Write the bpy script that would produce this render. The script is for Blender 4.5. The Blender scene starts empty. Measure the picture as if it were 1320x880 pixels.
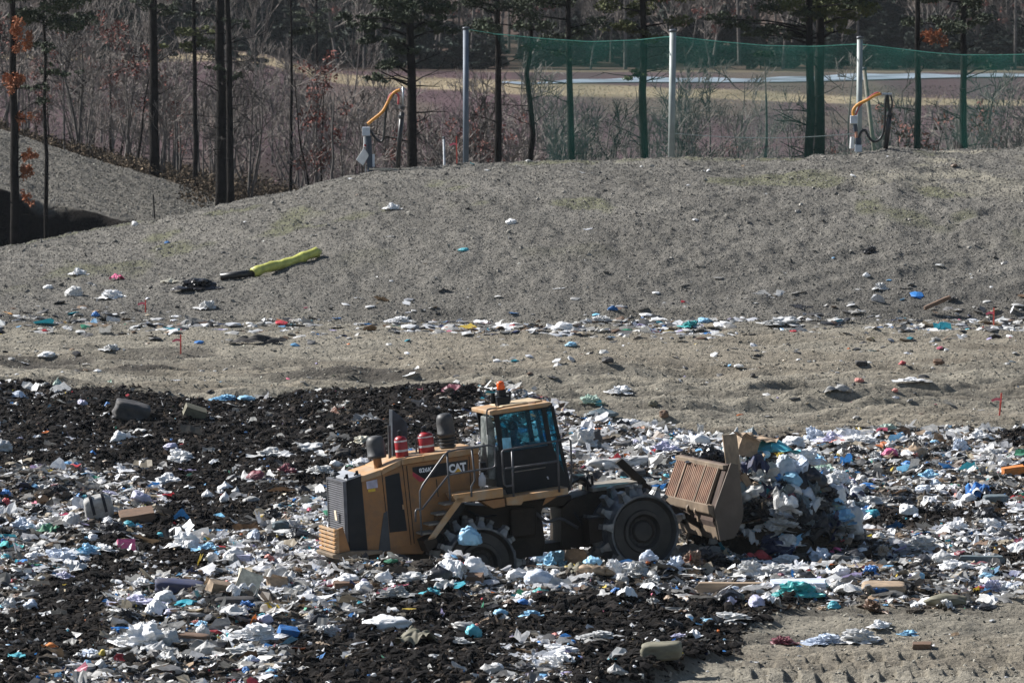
import bpy, math, random
import numpy as np
from mathutils import Matrix, Vector
random.seed(7)
RNG = np.random.default_rng(11)
PI = math.pi
SC = bpy.context.scene
COL = SC.collection

# ------------------------------------------------------------------ camera numbers
FPX = 8820.0; CAMH = 14.0; PITCH = math.atan(582.0 / FPX)
CF = np.array([0, math.cos(PITCH), -math.sin(PITCH)])
CU = np.array([0, math.sin(PITCH), math.cos(PITCH)])
CAM = np.array([0, 0, CAMH])

def ray(px, py):
    d = CF - (py - 440.0) / FPX * CU
    d = d + np.array([(px - 660.0) / FPX, 0, 0])
    return d

def at(px, py, Y):
    d = ray(px, py)
    return Vector(CAM + d * (Y / d[1]))

# ------------------------------------------------------------------ noise
def _h(a, b, c, s):
    a = a.astype(np.int64).astype(np.uint32); b = b.astype(np.int64).astype(np.uint32)
    c = c.astype(np.int64).astype(np.uint32)
    n = a * np.uint32(374761393) + b * np.uint32(668265263) + c * np.uint32(2147483647 - 58) + np.uint32(s * 974711 + 13)
    n = (n ^ (n >> np.uint32(13))) * np.uint32(1274126177)
    n = n ^ (n >> np.uint32(16))
    return n.astype(np.float64) / 4294967295.0

def n2(x, y, s=0):
    x = np.asarray(x, float); y = np.asarray(y, float)
    xi = np.floor(x); yi = np.floor(y); fx = x - xi; fy = y - yi
    fx = fx * fx * (3 - 2 * fx); fy = fy * fy * (3 - 2 * fy)
    z = np.zeros_like(xi)
    a = _h(xi, yi, z, s); b = _h(xi + 1, yi, z, s); c = _h(xi, yi + 1, z, s); d = _h(xi + 1, yi + 1, z, s)
    return (a * (1 - fx) + b * fx) * (1 - fy) + (c * (1 - fx) + d * fx) * fy

def n3(p, s=0):
    i = np.floor(p); f = p - i; f = f * f * (3 - 2 * f)
    r = 0
    for dx in (0, 1):
        for dy in (0, 1):
            for dz in (0, 1):
                w = (f[:, 0] if dx else 1 - f[:, 0]) * (f[:, 1] if dy else 1 - f[:, 1]) * (f[:, 2] if dz else 1 - f[:, 2])
                r = r + w * _h(i[:, 0] + dx, i[:, 1] + dy, i[:, 2] + dz, s)
    return r

def fbm(x, y, o=4, s=0, g=.5):
    r = 0; a = 1; t = 0
    for k in range(o):
        r = r + a * n2(x * 2 ** k + 17.3 * k, y * 2 ** k - 9.1 * k, s + k); t += a; a *= g
    return r / t

def _unused(): pass

def sst(a, b, x):
    t = np.clip((x - a) / (b - a), 0, 1)
    return t * t * (3 - 2 * t)

# ------------------------------------------------------------------ terrain
def Ypx(y, z=0.0):
    return (CAMH - z) * FPX / (y + 142.0)

CR_P = [-300, 0, 100, 200, 300, 400, 440, 520, 620, 720, 850, 1000, 1100, 1150, 1200, 1320, 1700]
CR_Y = [345, 318, 300, 284, 261, 240, 228, 217, 212, 207, 202, 203, 200, 191, 193, 191, 196]
M2_P = [-400, 0, 60, 124, 195, 262, 296, 330, 420]
M2_U = [130, 168, 186, 206, 227, 249, 260, 275, 300]
M2_L = [200, 240, 259, 271, 287, 300, 310, 318, 345]
TB_P = [-400, 0, 120, 300, 420, 520, 600, 640, 720, 800, 900, 1100, 1320, 1700]
TB_Y = [500, 498, 508, 508, 510, 522, 512, 516, 520, 545, 556, 560, 558, 556]
MD_P = [-400, 560, 800, 890, 960, 1060, 1200, 1320, 1700]
MD_Y = [1000, 960, 892, 850, 820, 800, 784, 776, 770]

def trash_mask(x, Y):
    p = 660 + FPX * x / Y
    w = (fbm(x * .35, Y * .12, 3, 5) - .5)
    yb = Ypx(np.interp(p, TB_P, TB_Y), .25) + w * 9
    ym = Ypx(np.interp(p, MD_P, MD_Y)) + w * 9
    far = 1 - sst(yb - 1.2, yb + 1.2, Y)
    near = np.where(np.interp(p, MD_P, MD_Y) > 900, 1.0, sst(ym - 1.6, ym + 1.8, Y))
    return far * near

def mulch_mask(x, Y):
    """1 = black mulch with little rubbish, 0 = rubbish"""
    p = 660 + FPX * x / Y
    y = CAMH * FPX / Y - 142
    m = fbm(x * .45 + 3, Y * .10, 3, 21)
    bias = np.interp(y, [470, 500, 540, 600, 640, 700, 760, 800, 840, 880],
                     [.35, .30, .26, .16, -.02, -.10, -.12, -.02, .06, .02])
    left = 1 - sst(560, 700, p)
    b = bias * (.35 + .65 * left) + np.where(y < 640, -.14 * (1 - left), 0)
    b = b + .16 * sst(780, 800, y) * sst(420, 560, p)
    b = b - .5 * (np.exp(-(((x - 5.5) / 2.2) ** 2 + ((Y - 143) / 2.6) ** 2) ** 2))
    return sst(.50, .60, m + b)

def height(x, Y):
    x = np.asarray(x, float); Y = np.asarray(Y, float)
    x, Y = np.broadcast_arrays(x, Y)
    p = 660 + FPX * x / np.maximum(Y, 30)
    # berm
    zc = CAMH - (np.interp(p, CR_P, CR_Y) + 142) / FPX * 247.0
    zc = zc + (n2(x * .6, Y * 0 + 3.3, 8) - .5) * .14 + (n2(x * 1.7, Y * 0 + 7.3, 9) - .5) * .06
    t = np.clip((Y - 223.5) / (247 - 223.5), 0, 1)
    up = zc * (1 - (1 - t) ** 1.7)
    tl = np.clip((Y - 247) / 26.0, 0, 1)
    back = zc - (zc + 3) * (tl * tl * (3 - 2 * tl)) * (1 - .0) - .12 * np.clip(Y - 247, 0, 8)
    back = np.maximum(back, -3.0)
    lef = 1 - sst(300, 460, p)
    back = np.where(Y > 247, back + lef * 1.9 * sst(250, 262, Y) * (back < zc), back)
    z = np.where(Y < 247, up, back)
    # second mound on the left
    zu = CAMH - (np.interp(p, M2_P, M2_U) + 142) / FPX * 300.0
    zl = CAMH - (np.interp(p, M2_P, M2_L) + 142) / FPX * 263.0
    edge = 260.5 + (n2(x * .5, Y * 0 + .5, 31) - .5) * 2
    m2 = zl + (zu - zl) * np.clip((Y - 263) / 37.0, 0, 1)
    tail = np.clip((Y - 300) / 110.0, 0, 1)
    m2 = np.where(Y > 300, zu + (-3 - zu) * tail, m2)
    m2 = -1.2 + (m2 + 1.2) * sst(edge - .5, edge + .5, Y)
    m2 = np.where(p < 420, m2, -9)
    z = np.where(Y > 252, np.maximum(z, m2), z)
    z = np.where(Y > 285, np.maximum(z, -3), z)
    # far hill
    z = z + 20 * sst(655, 1100, Y) + 25 * sst(1100, 3000, Y)
    # details
    tm = trash_mask(x, Y)
    near = (Y > 60) & (Y < 320)
    lump = (fbm(x * .55, Y * .30, 4, 40) - .5) * .75 + np.abs(fbm(x * 1.9, Y * 1.6, 3, 50) - .5) * .34
    z = z + tm * (.16 + lump)
    pp = p
    heap = np.exp(-((pp - 560) / 120) ** 2 - ((Y - 181) / 5.5) ** 2) * .55 + np.exp(-((pp - 60) / 160) ** 2 - ((Y - 187) / 5) ** 2) * .30
    z = z + heap * tm
    flat = (1 - tm) * (1 - sst(221, 227, Y)) * sst(60, 80, Y)
    r1 = 1 - np.abs(fbm(x * .20 + .03 * Y, Y * .55, 3, 60) * 2 - 1); r2 = 1 - np.abs(fbm(x * .55, Y * 1.3, 3, 66) * 2 - 1)
    nearg = (.8 + .95 * (1 - sst(190, 208, Y))) * (.45 + .55 * sst(150, 175, Y))
    rut = ((fbm(x * .10, Y * .45, 3, 62) - .5) * .34 + (r1 - .8) * .5 * sst(.42, .6, fbm(x * .12, Y * .15, 2, 63)) + (1 - np.abs(fbm(x * .05, Y * .8, 3, 64) * 2 - 1) - .8) * .35 + (r2 - .8) * .20) * nearg + (fbm(x * 2.0, Y * 2.6, 3, 67) - .5) * .12 - .07 * sst(.60, .8, np.abs(np.sin(Y * 1.35 + fbm(x * .06, Y * .2, 2, 68) * 9))) * sst(.45, .6, fbm(x * .06, Y * .12, 2, 69))
    z = z + flat * rut
    # wheel tracks in the mud at the lower right
    for yt in (852, 862, 870):
        Yt = Ypx(yt)
        z = z - flat * .12 * np.exp(-((Y - Yt) / .30) ** 2) * (.35 + .65 * np.sign(np.sin(x * 11 + np.floor(yt) * 1.0))) * sst(900, 1010, p)
    slope = sst(221, 227, Y) * (1 - sst(310, 330, Y))
    z = z + slope * ((fbm(x * .5 + .15 * Y, Y * .35, 3, 70) - .5) * .22 + (fbm(x * 2.2, Y * 1.5, 3, 75) - .5) * .20)
    z = z + sst(310, 330, Y) * (fbm(x * .05, Y * .02, 3, 80) - .5) * .8 * (1 - sst(400, 440, Y))
    dq = (Y - 223) * .8 - (x - 2) * .42
    z = z + slope * (1 - np.abs(fbm(dq * .9, (x + Y) * .05, 3, 78) * 2 - 1) - .75) * .34 * sst(720, 900, p) * (1 - sst(243, 247, Y))
    # pile pushed up by the blade
    px0 = (x - 5.50) / 1.30; py0 = (Y - 143.4) / 1.45
    d2 = px0 * px0 + py0 * py0
    pk = np.clip(1 - d2 * .5, 0, 1) ** .62
    z = z + 2.1 * pk * (1 - .28 * np.clip(px0, -.6, 1.4))
    # hollow worn by the machine, bank of rubbish along its near side
    bank = np.exp(-((Y - 137.0) / 1.0) ** 2) * sst(-4.2, -2.2, x) * (1 - sst(3.4, 4.6, x))
    z = z + bank * .32
    hol = np.exp(-((Y - 141.0) / 2.2) ** 4) * sst(-4.6, -3.4, x) * (1 - sst(3.2, 4.2, x))
    z = z - hol * np.clip(z + .15, 0, 1) * .9
    return z

def gp(px, py, ymin=112.0, ymax=900.0):
    """where the sight line through a pixel meets the ground"""
    Y = np.concatenate([np.arange(ymin, 330, .12), np.arange(330, ymax, 2)])
    Y = Y[(Y >= ymin) & (Y <= ymax)]
    d = ray(px, py)
    x = d[0] / d[1] * Y; zr = CAMH + d[2] / d[1] * Y
    h = height(x, Y)
    k = np.argmax(zr <= h)
    if not (zr <= h).any(): k = len(Y) - 1
    return Vector((x[k], Y[k], h[k]))

# ------------------------------------------------------------------ materials
MATS = {}
def new_mat(name):
    m = bpy.data.materials.new(name); m.use_nodes = True
    nt = m.node_tree
    b = nt.nodes['Principled BSDF']
    return m, nt, b

def mat(name, col, rough=.6, metal=0, var=.25, scale=6, bump=0, bscale=20, dirt=None, dscale=2.5, spec=.5, coat=0, damt=.5):
    """noisy principled material; dirt = (r,g,b) of dust lying in soft patches"""
    key = name
    if key in MATS: return MATS[key]
    m, nt, b = new_mat(name)
    N = nt.nodes.new; Lk = nt.links.new
    tc = N('ShaderNodeTexCoord')
    no = N('ShaderNodeTexNoise'); no.inputs['Scale'].default_value = scale; no.inputs['Detail'].default_value = 6
    Lk(tc.outputs['Object'], no.inputs['Vector'])
    rp = N('ShaderNodeValToRGB')
    lo = [max(0, c * (1 - var)) for c in col]; hi = [min(1, c * (1 + var)) for c in col]
    rp.color_ramp.elements[0].position = .35; rp.color_ramp.elements[0].color = (*lo, 1)
    rp.color_ramp.elements[1].position = .65; rp.color_ramp.elements[1].color = (*hi, 1)
    Lk(no.outputs['Fac'], rp.inputs['Fac'])
    out = rp.outputs['Color']
    if dirt:
        n_ = N('ShaderNodeTexNoise'); n_.inputs['Scale'].default_value = dscale; n_.inputs['Detail'].default_value = 8
        n_.inputs['Roughness'].default_value = .7
        Lk(tc.outputs['Object'], n_.inputs['Vector'])
        mr = N('ShaderNodeMapRange'); mr.inputs['From Min'].default_value = .42; mr.inputs['From Max'].default_value = .68
        mr.inputs['To Max'].default_value = damt
        Lk(n_.outputs['Fac'], mr.inputs['Value'])
        mx = N('ShaderNodeMix'); mx.data_type = 'RGBA'
        Lk(mr.outputs['Result'], mx.inputs['Factor']); Lk(out, mx.inputs['A']); mx.inputs['B'].default_value = (*dirt, 1)
        out = mx.outputs['Result']
    Lk(out, b.inputs['Base Color'])
    b.inputs['Roughness'].default_value = rough; b.inputs['Metallic'].default_value = metal
    b.inputs['Specular IOR Level'].default_value = spec
    if coat: b.inputs['Coat Weight'].default_value = coat
    if bump:
        n_ = N('ShaderNodeTexNoise'); n_.inputs['Scale'].default_value = bscale; n_.inputs['Detail'].default_value = 8
        Lk(tc.outputs['Object'], n_.inputs['Vector'])
        bp = N('ShaderNodeBump'); bp.inputs['Strength'].default_value = 1; bp.inputs['Distance'].default_value = bump
        Lk(n_.outputs['Fac'], bp.inputs['Height']); Lk(bp.outputs['Normal'], b.inputs['Normal'])
    MATS[key] = m
    return m

def attr_mat(name, rough=.6, bump=0, bscale=8, var=.3, vscale=10, trans=0, spec=.5):
    m, nt, b = new_mat(name)
    N = nt.nodes.new; Lk = nt.links.new
    at_ = N('ShaderNodeAttribute'); at_.attribute_name = 'tint'
    geo = N('ShaderNodeNewGeometry')
    no = N('ShaderNodeTexNoise'); no.inputs['Scale'].default_value = vscale; no.inputs['Detail'].default_value = 9
    no.inputs['Roughness'].default_value = .72
    Lk(geo.outputs['Position'], no.inputs['Vector'])
    mr = N('ShaderNodeMapRange'); mr.inputs['From Min'].default_value = .3; mr.inputs['From Max'].default_value = .7
    mr.inputs['To Min'].default_value = 1 - var; mr.inputs['To Max'].default_value = 1 + var
    Lk(no.outputs['Fac'], mr.inputs['Value'])
    vm = N('ShaderNodeVectorMath'); vm.operation = 'SCALE'
    Lk(at_.outputs['Color'], vm.inputs[0]); Lk(mr.outputs['Result'], vm.inputs['Scale'])
    Lk(vm.outputs['Vector'], b.inputs['Base Color'])
    b.inputs['Roughness'].default_value = rough; b.inputs['Specular IOR Level'].default_value = spec
    if trans:
        t_ = N('ShaderNodeBsdfTranslucent'); mx = N('ShaderNodeMixShader'); mx.inputs[0].default_value = trans
        Lk(vm.outputs['Vector'], t_.inputs['Color']); Lk(b.outputs[0], mx.inputs[1]); Lk(t_.outputs[0], mx.inputs[2])
        Lk(mx.outputs[0], nt.nodes['Material Output'].inputs['Surface'])
    if bump:
        n_ = N('ShaderNodeTexNoise'); n_.inputs['Scale'].default_value = bscale; n_.inputs['Detail'].default_value = 10
        n_.inputs['Roughness'].default_value = .65
        Lk(geo.outputs['Position'], n_.inputs['Vector'])
        bp = N('ShaderNodeBump'); bp.inputs['Distance'].default_value = bump
        Lk(n_.outputs['Fac'], bp.inputs['Height']); Lk(bp.outputs['Normal'], b.inputs['Normal'])
    return m

# ------------------------------------------------------------------ object helpers
def tag(o, label=None, cat=None, group=None, kind=None):
    if label: o['label'] = label
    if cat: o['category'] = cat
    if group: o['group'] = group
    if kind: o['kind'] = kind
    return o

def link(name, me, m=None, parent=None):
    o = bpy.data.objects.new(name, me); COL.objects.link(o)
    if m is not None and len(me.materials) == 0: me.materials.append(m)
    if parent is not None: o.parent = parent
    return o

def empty(name, loc=(0, 0, 0), rot=(0, 0, 0)):
    o = bpy.data.objects.new(name, None); COL.objects.link(o); o.location = loc; o.rotation_euler = rot
    o.empty_display_size = .3
    return o

def np_mesh(name, V, F, tint=None, smooth=False):
    """V (n,3), F (m,3) or (m,4) arrays"""
    me = bpy.data.meshes.new(name)
    V = np.ascontiguousarray(V, np.float32); F = np.ascontiguousarray(F, np.int32)
    k = F.shape[1]
    me.vertices.add(len(V)); me.vertices.foreach_set('co', V.ravel())
    me.loops.add(F.size); me.loops.foreach_set('vertex_index', F.ravel())
    me.polygons.add(len(F)); me.polygons.foreach_set('loop_start', np.arange(0, F.size, k, dtype=np.int32))
    me.update(calc_edges=True)
    if tint is not None:
        a = me.color_attributes.new('tint', 'FLOAT_COLOR', 'POINT')
        c = np.ones((len(V), 4), np.float32); c[:, :3] = tint
        a.data.foreach_set('color', c.ravel())
    me.polygons.foreach_set('use_smooth', np.full(len(F), bool(smooth)))
    me.validate()
    return me

class MB:
    def __init__(s): s.v = []; s.f = []
    def add(s, vs, fs):
        b = len(s.v); s.v += [tuple(v) for v in vs]; s.f += [tuple(i + b for i in f) for f in fs]; return s
    def box(s, a, b):
        x0, y0, z0 = [min(p, q) for p, q in zip(a, b)]; x1, y1, z1 = [max(p, q) for p, q in zip(a, b)]
        return s.add([(x0, y0, z0), (x1, y0, z0), (x1, y1, z0), (x0, y1, z0), (x0, y0, z1), (x1, y0, z1), (x1, y1, z1), (x0, y1, z1)],
                     [(0, 3, 2, 1), (4, 5, 6, 7), (0, 1, 5, 4), (1, 2, 6, 5), (2, 3, 7, 6), (3, 0, 4, 7)])
    def prism(s, poly, y0, y1):
        """poly in (x,z), extruded along y"""
        n = len(poly)
        vs = [(x, y0, z) for x, z in poly] + [(x, y1, z) for x, z in poly]
        fs = [tuple(range(n)), tuple(range(2 * n - 1, n - 1, -1))]
        fs += [(i, i + n, (i + 1) % n + n, (i + 1) % n) for i in range(n)]
        return s.add(vs, fs)
    def tube(s, pts, r, n=8, r2=None, cap=True):
        pts = [Vector(p) for p in pts]; k = len(pts); vs = []; fs = []
        up = Vector((0, 0, 1)) if abs((pts[1] - pts[0]).normalized().z) < .9 else Vector((1, 0, 0))
        for i, p in enumerate(pts):
            d = (pts[min(i + 1, k - 1)] - pts[max(i - 1, 0)]).normalized()
            u = d.cross(up)
            if u.length < 1e-4: u = d.orthogonal()
            u.normalize(); w = u.cross(d)
            up = w if w.length > .5 else up
            rr = r[i] if isinstance(r, (list, tuple)) else (r if r2 is None else r + (r2 - r) * i / (k - 1))
            for j in range(n):
                a = 2 * PI * j / n
                vs.append(p + (u * math.cos(a) + w * math.sin(a)) * rr)
        for i in range(k - 1):
            for j in range(n):
                a = i * n + j; b = i * n + (j + 1) % n
                fs.append((a, b, b + n, a + n))
        if cap: fs += [tuple(range(n - 1, -1, -1)), tuple(range((k - 1) * n, k * n))]
        return s.add(vs, fs)
    def lathe(s, prof, c=(0, 0, 0), axis='z', n=24):
        """prof = [(r, h)...] open profile; closed with caps where r is small"""
        vs = []; fs = []; k = len(prof)
        for r, h in prof:
            for j in range(n):
                a = 2 * PI * j / n; ca, sa = math.cos(a) * r, math.sin(a) * r
                vs.append((c[0] + ca, c[1] + sa, c[2] + h) if axis == 'z' else (c[0] + ca, c[1] + h, c[2] + sa))
        for i in range(k - 1):
            for j in range(n):
                a = i * n + j; b = i * n + (j + 1) % n
                fs.append((a, b, b + n, a + n))
        fs += [tuple(range(n)), tuple(range((k - 1) * n, k * n))]
        return s.add(vs, fs)
    def build(s, name, m, parent=None, bevel=0, smooth=False, recalc=True):
        import bmesh
        me = bpy.data.meshes.new(name); me.from_pydata(s.v, [], s.f)
        if recalc:
            bm = bmesh.new(); bm.from_mesh(me); bmesh.ops.recalc_face_normals(bm, faces=bm.faces); bm.to_mesh(me); bm.free()
        if smooth: me.polygons.foreach_set('use_smooth', [True] * len(me.polygons))
        o = link(name, me, m, parent)
        if bevel:
            b = o.modifiers.new('bevel', 'BEVEL'); b.width = bevel; b.segments = 2; b.limit_method = 'ANGLE'; b.angle_limit = .6
            b.harden_normals = False
        elif smooth:
            pass
        return o

def curve_pts(P, n=6):
    """smooth path through points (Catmull-Rom)"""
    P = [Vector(p) for p in P]; Q = [P[0] * 2 - P[1]] + P + [P[-1] * 2 - P[-2]]; out = []
    for i in range(1, len(Q) - 2):
        for k in range(n):
            t = k / n
            a, b, c, d = Q[i - 1], Q[i], Q[i + 1], Q[i + 2]
            out.append(.5 * ((2 * b) + (c - a) * t + (2 * a - 5 * b + 4 * c - d) * t * t + (3 * b - a - 3 * c + d) * t ** 3))
    return out + [P[-1]]

# ------------------------------------------------------------------ camera, light, sky
cd = bpy.data.cameras.new('camera'); cam = bpy.data.objects.new('camera', cd); COL.objects.link(cam)
cam.location = CAM; cam.rotation_euler = (PI / 2 - PITCH, 0, 0)
cd.sensor_width = 36; cd.lens = 36 * FPX / 1320; cd.clip_start = 1; cd.clip_end = 8000
cd.dof.use_dof = True; cd.dof.focus_distance = 142; cd.dof.aperture_fstop = 7.1
SC.camera = cam
SUN_AZ = math.radians(22); SUN_EL = math.radians(37)     # azimuth: degrees beyond due left, away from the camera
s = Vector((-math.cos(SUN_AZ) * math.cos(SUN_EL), math.sin(SUN_AZ) * math.cos(SUN_EL), math.sin(SUN_EL)))
sd = bpy.data.lights.new('sun', 'SUN'); so = bpy.data.objects.new('sun', sd); COL.objects.link(so)
sd.energy = 5.0; sd.angle = math.radians(.5); sd.color = (1, .975, .94)
so.rotation_euler = s.to_track_quat('Z', 'Y').to_euler(); so.location = (0, 100, 60)
w = bpy.data.worlds.new('World'); SC.world = w; w.use_nodes = True
nt = w.node_tree; bg = nt.nodes['Background']
sky = nt.nodes.new('ShaderNodeTexSky'); sky.sky_type = 'NISHITA'; sky.sun_disc = False
sky.sun_elevation = SUN_EL; sky.sun_rotation = math.atan2(s.x, s.y) % (2 * PI)
sky.air_density = 1; sky.dust_density = .6; sky.ozone_density = 1
nt.links.new(sky.outputs['Color'], bg.inputs['Color']); bg.inputs['Strength'].default_value = .052
SC.view_settings.view_transform = 'Standard'; SC.view_settings.look = 'None'
SC.view_settings.gamma = 1; SC.view_settings.exposure = .84; SC.view_settings.use_curve_mapping = False
SC.render.engine = 'CYCLES'; SC.cycles.max_bounces = 6; SC.cycles.transparent_max_bounces = 24

# ------------------------------------------------------------------ ground sheet
def build_ground():
    u = np.concatenate([-np.geomspace(14, 1.32, 40)[:-1], np.linspace(-1.3, 1.3, 900), np.geomspace(1.32, 14, 40)[1:]]) * (660 / FPX)
    Y = [20, 60, 90, 105]
    y = 112.0
    while y < 3200:
        Y.append(y)
        y += .075 if y < 150 else .10 if y < 195 else .16 if y < 270 else .4 if y < 320 else 2.5 if y < 700 else 25
    Y = np.array(Y)
    X = u[None, :] * Y[:, None]; YY = np.repeat(Y[:, None], len(u), 1)
    Z = height(X, YY)
    V = np.stack([X, YY, Z], -1).reshape(-1, 3)
    nr, nc = X.shape
    i = np.arange((nr - 1) * (nc - 1)); r = i // (nc - 1); c = i % (nc - 1); a = r * nc + c
    F = np.stack([a, a + 1, a + 1 + nc, a + nc], 1)
    p = 660 + FPX * X / YY
    yy = CAMH * FPX / YY - 142
    def mix(A, B, t): return A * (1 - t[..., None]) + B * t[..., None]
    one = np.ones_like(X)
    mud = np.array([.240, .218, .176]); berm = np.array([.158, .148, .130]); mulch = np.array([.010, .0085, .0075])
    C = one[..., None] * mud
    f = fbm(X * .25, YY * .5, 4, 90)
    C = C * (.72 + .56 * f[..., None])
    stk = sst(.52, .62, fbm(X * .07 + 9, YY * .9, 4, 191)) * (1 - sst(.62, .8, fbm(X * .1, YY * .1, 2, 192)))
    C = mix(C, one[..., None] * np.array([.135, .122, .10]), stk * .7)
    br = sst(.55, .7, fbm(X * .12 + 40, YY * .2, 3, 91)) * .35
    C = mix(C, one[..., None] * np.array([.21, .175, .13]), br)
    sl = sst(219, 226, YY + (f - .5) * 6)
    g = one[..., None] * berm * (.62 + .38 * fbm(X * .25, YY * .25, 4, 92) + .38 * fbm(X * 1.6, YY * 1.1, 3, 193))[..., None]
    # pale scraped crest on the right, dull damp patches, hints of green
    pale = sst(.5, .62, fbm(X * .25, YY * .35, 3, 93)) * sst(232, 243, YY) * sst(1020, 1200, p)
    g = mix(g, one[..., None] * np.array([.30, .275, .215]), pale * .9)
    green = sst(.62, .72, fbm(X * .4 + 9, YY * .3, 3, 94)) * sst(228, 236, YY)
    g = mix(g, one[..., None] * np.array([.13, .135, .065]), green * .55)
    C = mix(C, g, sl)
    tm = trash_mask(X, YY)
    C = mix(C, (mulch + (1 - mulch_mask(X, YY))[..., None] * np.array([.055, .046, .036])) * (.6 + .9 * fbm(X * 2, YY * 2, 2, 95))[..., None], tm)
    # dark smear of mulch fringe on the flat
    fr = sst(.60, .68, fbm(X * .2, YY * .35, 3, 96)) * (1 - sst(560, 760, p)) * sst(192, 197, YY) * (1 - sst(203, 212, YY))
    C = mix(C, one[..., None] * np.array([.05, .045, .04]), fr * .8)
    # litter line at the toe of the berm is darker soil
    toe = np.exp(-((YY - 222) / 4.5) ** 2) * sst(.40, .6, fbm(X * .3, YY * .5, 3, 97))
    C = mix(C, one[..., None] * np.array([.085, .08, .072]), toe * .8)
    # behind the berm: wild ground, then the bog with its strips of grass
    wild = sst(252, 258, YY) * (1 - ((p < 420) & (YY > 258) & (YY < 301)).astype(float))
    wc = one[..., None] * np.array([.075, .060, .045]) * (.6 + .8 * fbm(X * .4, YY * .2, 3, 98))[..., None]
    C = mix(C, wc, wild)
    m2 = ((p < 440) & (YY > 259.5) & (YY <= 301)).astype(float)
    C = mix(C, one[..., None] * np.array([.15, .138, .118]) * (.8 + .4 * f[..., None]), m2)
    cut_shade = ((p < 300) & (YY > 251) & (YY < 261.3)).astype(float)  # cut face: dark soil, with its deep shade painted in as near black
    C = mix(C, one[..., None] * np.array([.018, .015, .013]), cut_shade)
    zf = -3.0; yf = (CAMH - zf) * FPX / YY - 142
    bog = sst(350, 420, YY) * (1 - sst(640, 646, YY))
    bn = fbm(X * .06, YY * .02, 4, 99)
    bc = one[..., None] * np.array([.082, .052, .056]) * (.3 + 1.4 * bn)[..., None]
    bc = mix(bc, one[..., None] * np.array([.12, .10, .075]), sst(.5, .65, fbm(X * .08 + 5, YY * .015, 3, 100)) * .6)
    C = mix(C, bc, bog)
    tanc = one[..., None] * np.array([.27, .22, .145]) * (.35 + 1.2 * fbm(X * .15, YY * .06, 4, 101))[..., None]
    yt = np.interp(p, [-400, 0, 300, 440, 660, 880, 1100, 1320, 1800], [98, 99, 100, 103, 111, 122, 129, 133, 136])
    hw = np.interp(p, [0, 300, 440, 660, 880, 1320], [4, 7, 8, 8, 6, 6])
    C = mix(C, tanc, sst(hw + 1.5, hw - 1.5, np.abs(yf - yt + (fbm(X * .06, YY * .03, 4, 102) - .5) * 11)))
    yt2 = 88
    C = mix(C, tanc * .75, sst(5.5, 3, np.abs(yf - yt2)) * sst(560, 700, p))
    hill = sst(640, 650, YY)
    hc = one[..., None] * np.array([.075, .052, .04]) * (.4 + 1.2 * fbm(X * .05, YY * .03, 4, 103))[..., None]
    C = mix(C, hc, hill)
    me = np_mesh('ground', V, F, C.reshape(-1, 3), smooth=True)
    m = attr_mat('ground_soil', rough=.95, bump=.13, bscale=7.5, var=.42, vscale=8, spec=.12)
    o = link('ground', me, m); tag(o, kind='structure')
    return o
build_ground()
# channel beyond the bog; pale blue painted in place of reflected sky
mb = MB()
Lr = [(p__, 104 - (p__ - 640) * .0165 + 1.6 * math.sin(p__ * .021) - .9 * math.sin(p__ * .07), 106.5 - (p__ - 640) * .014 + 1.3 * math.sin(p__ * .013 + 1) + (2.2 if p__ > 660 else 0)) for p__ in range(640, 1710, 14)]
vs = []; fs = []
for p_, a_, b_ in Lr:
    vs += [at(p_, a_, Ypx(a_, -2.9)), at(p_, b_, Ypx(b_, -2.9))]
for v in vs: v.z = -2.9
fs = [(2 * i, 2 * i + 1, 2 * i + 3, 2 * i + 2) for i in range(len(Lr) - 1)]
mb.add(vs, fs)
tag(mb.build('water', mat('pale_sky_water', (.28, .33, .38), .35, var=.5, scale=.25)), kind='structure')
# ------------------------------------------------------------------ crumpled shapes
import bmesh
def ico(sub):
    bm = bmesh.new(); bmesh.ops.create_icosphere(bm, subdivisions=sub, radius=1)
    V = np.array([v.co[:] for v in bm.verts]); F = np.array([[v.index for v in f.verts] for f in bm.faces]); bm.free()
    return V, F
ICO = {k: ico(k) for k in (1, 2, 3, 4)}

def crumple(sub, seed, amp=.35, freq=1.6, flat=.62, knot=False):
    V, F = ICO[sub]; V = V.copy()
    o = seed * 7.31
    r = 1 + amp * (n3(V * freq + o, 3) - .5) * 1.6
    r += amp * .9 * (np.abs(n3(V * freq * 2.3 + o, 4) - .5) * -2 + .5)
    if sub >= 3: r += amp * .45 * (np.abs(n3(V * freq * 5 + o, 5) - .5) * -2 + .5)
    V = V * r[:, None]
    if knot:
        k = np.clip((V[:, 2] - .55) / .5, 0, 1)
        V[:, :2] *= (1 - .8 * k)[:, None]; V[:, 2] += .35 * k
    V[:, 2] = np.where(V[:, 2] < -.35, -.35 + (V[:, 2] + .35) * .3, V[:, 2])
    V[:, 2] *= flat
    V -= (V.max(0) + V.min(0)) / 2
    V /= (V.max(0) - V.min(0))[None, :]
    V[:, 2] += .5
    return V, F          # unit box: x,y in -.5...5, z in 0..1

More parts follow.
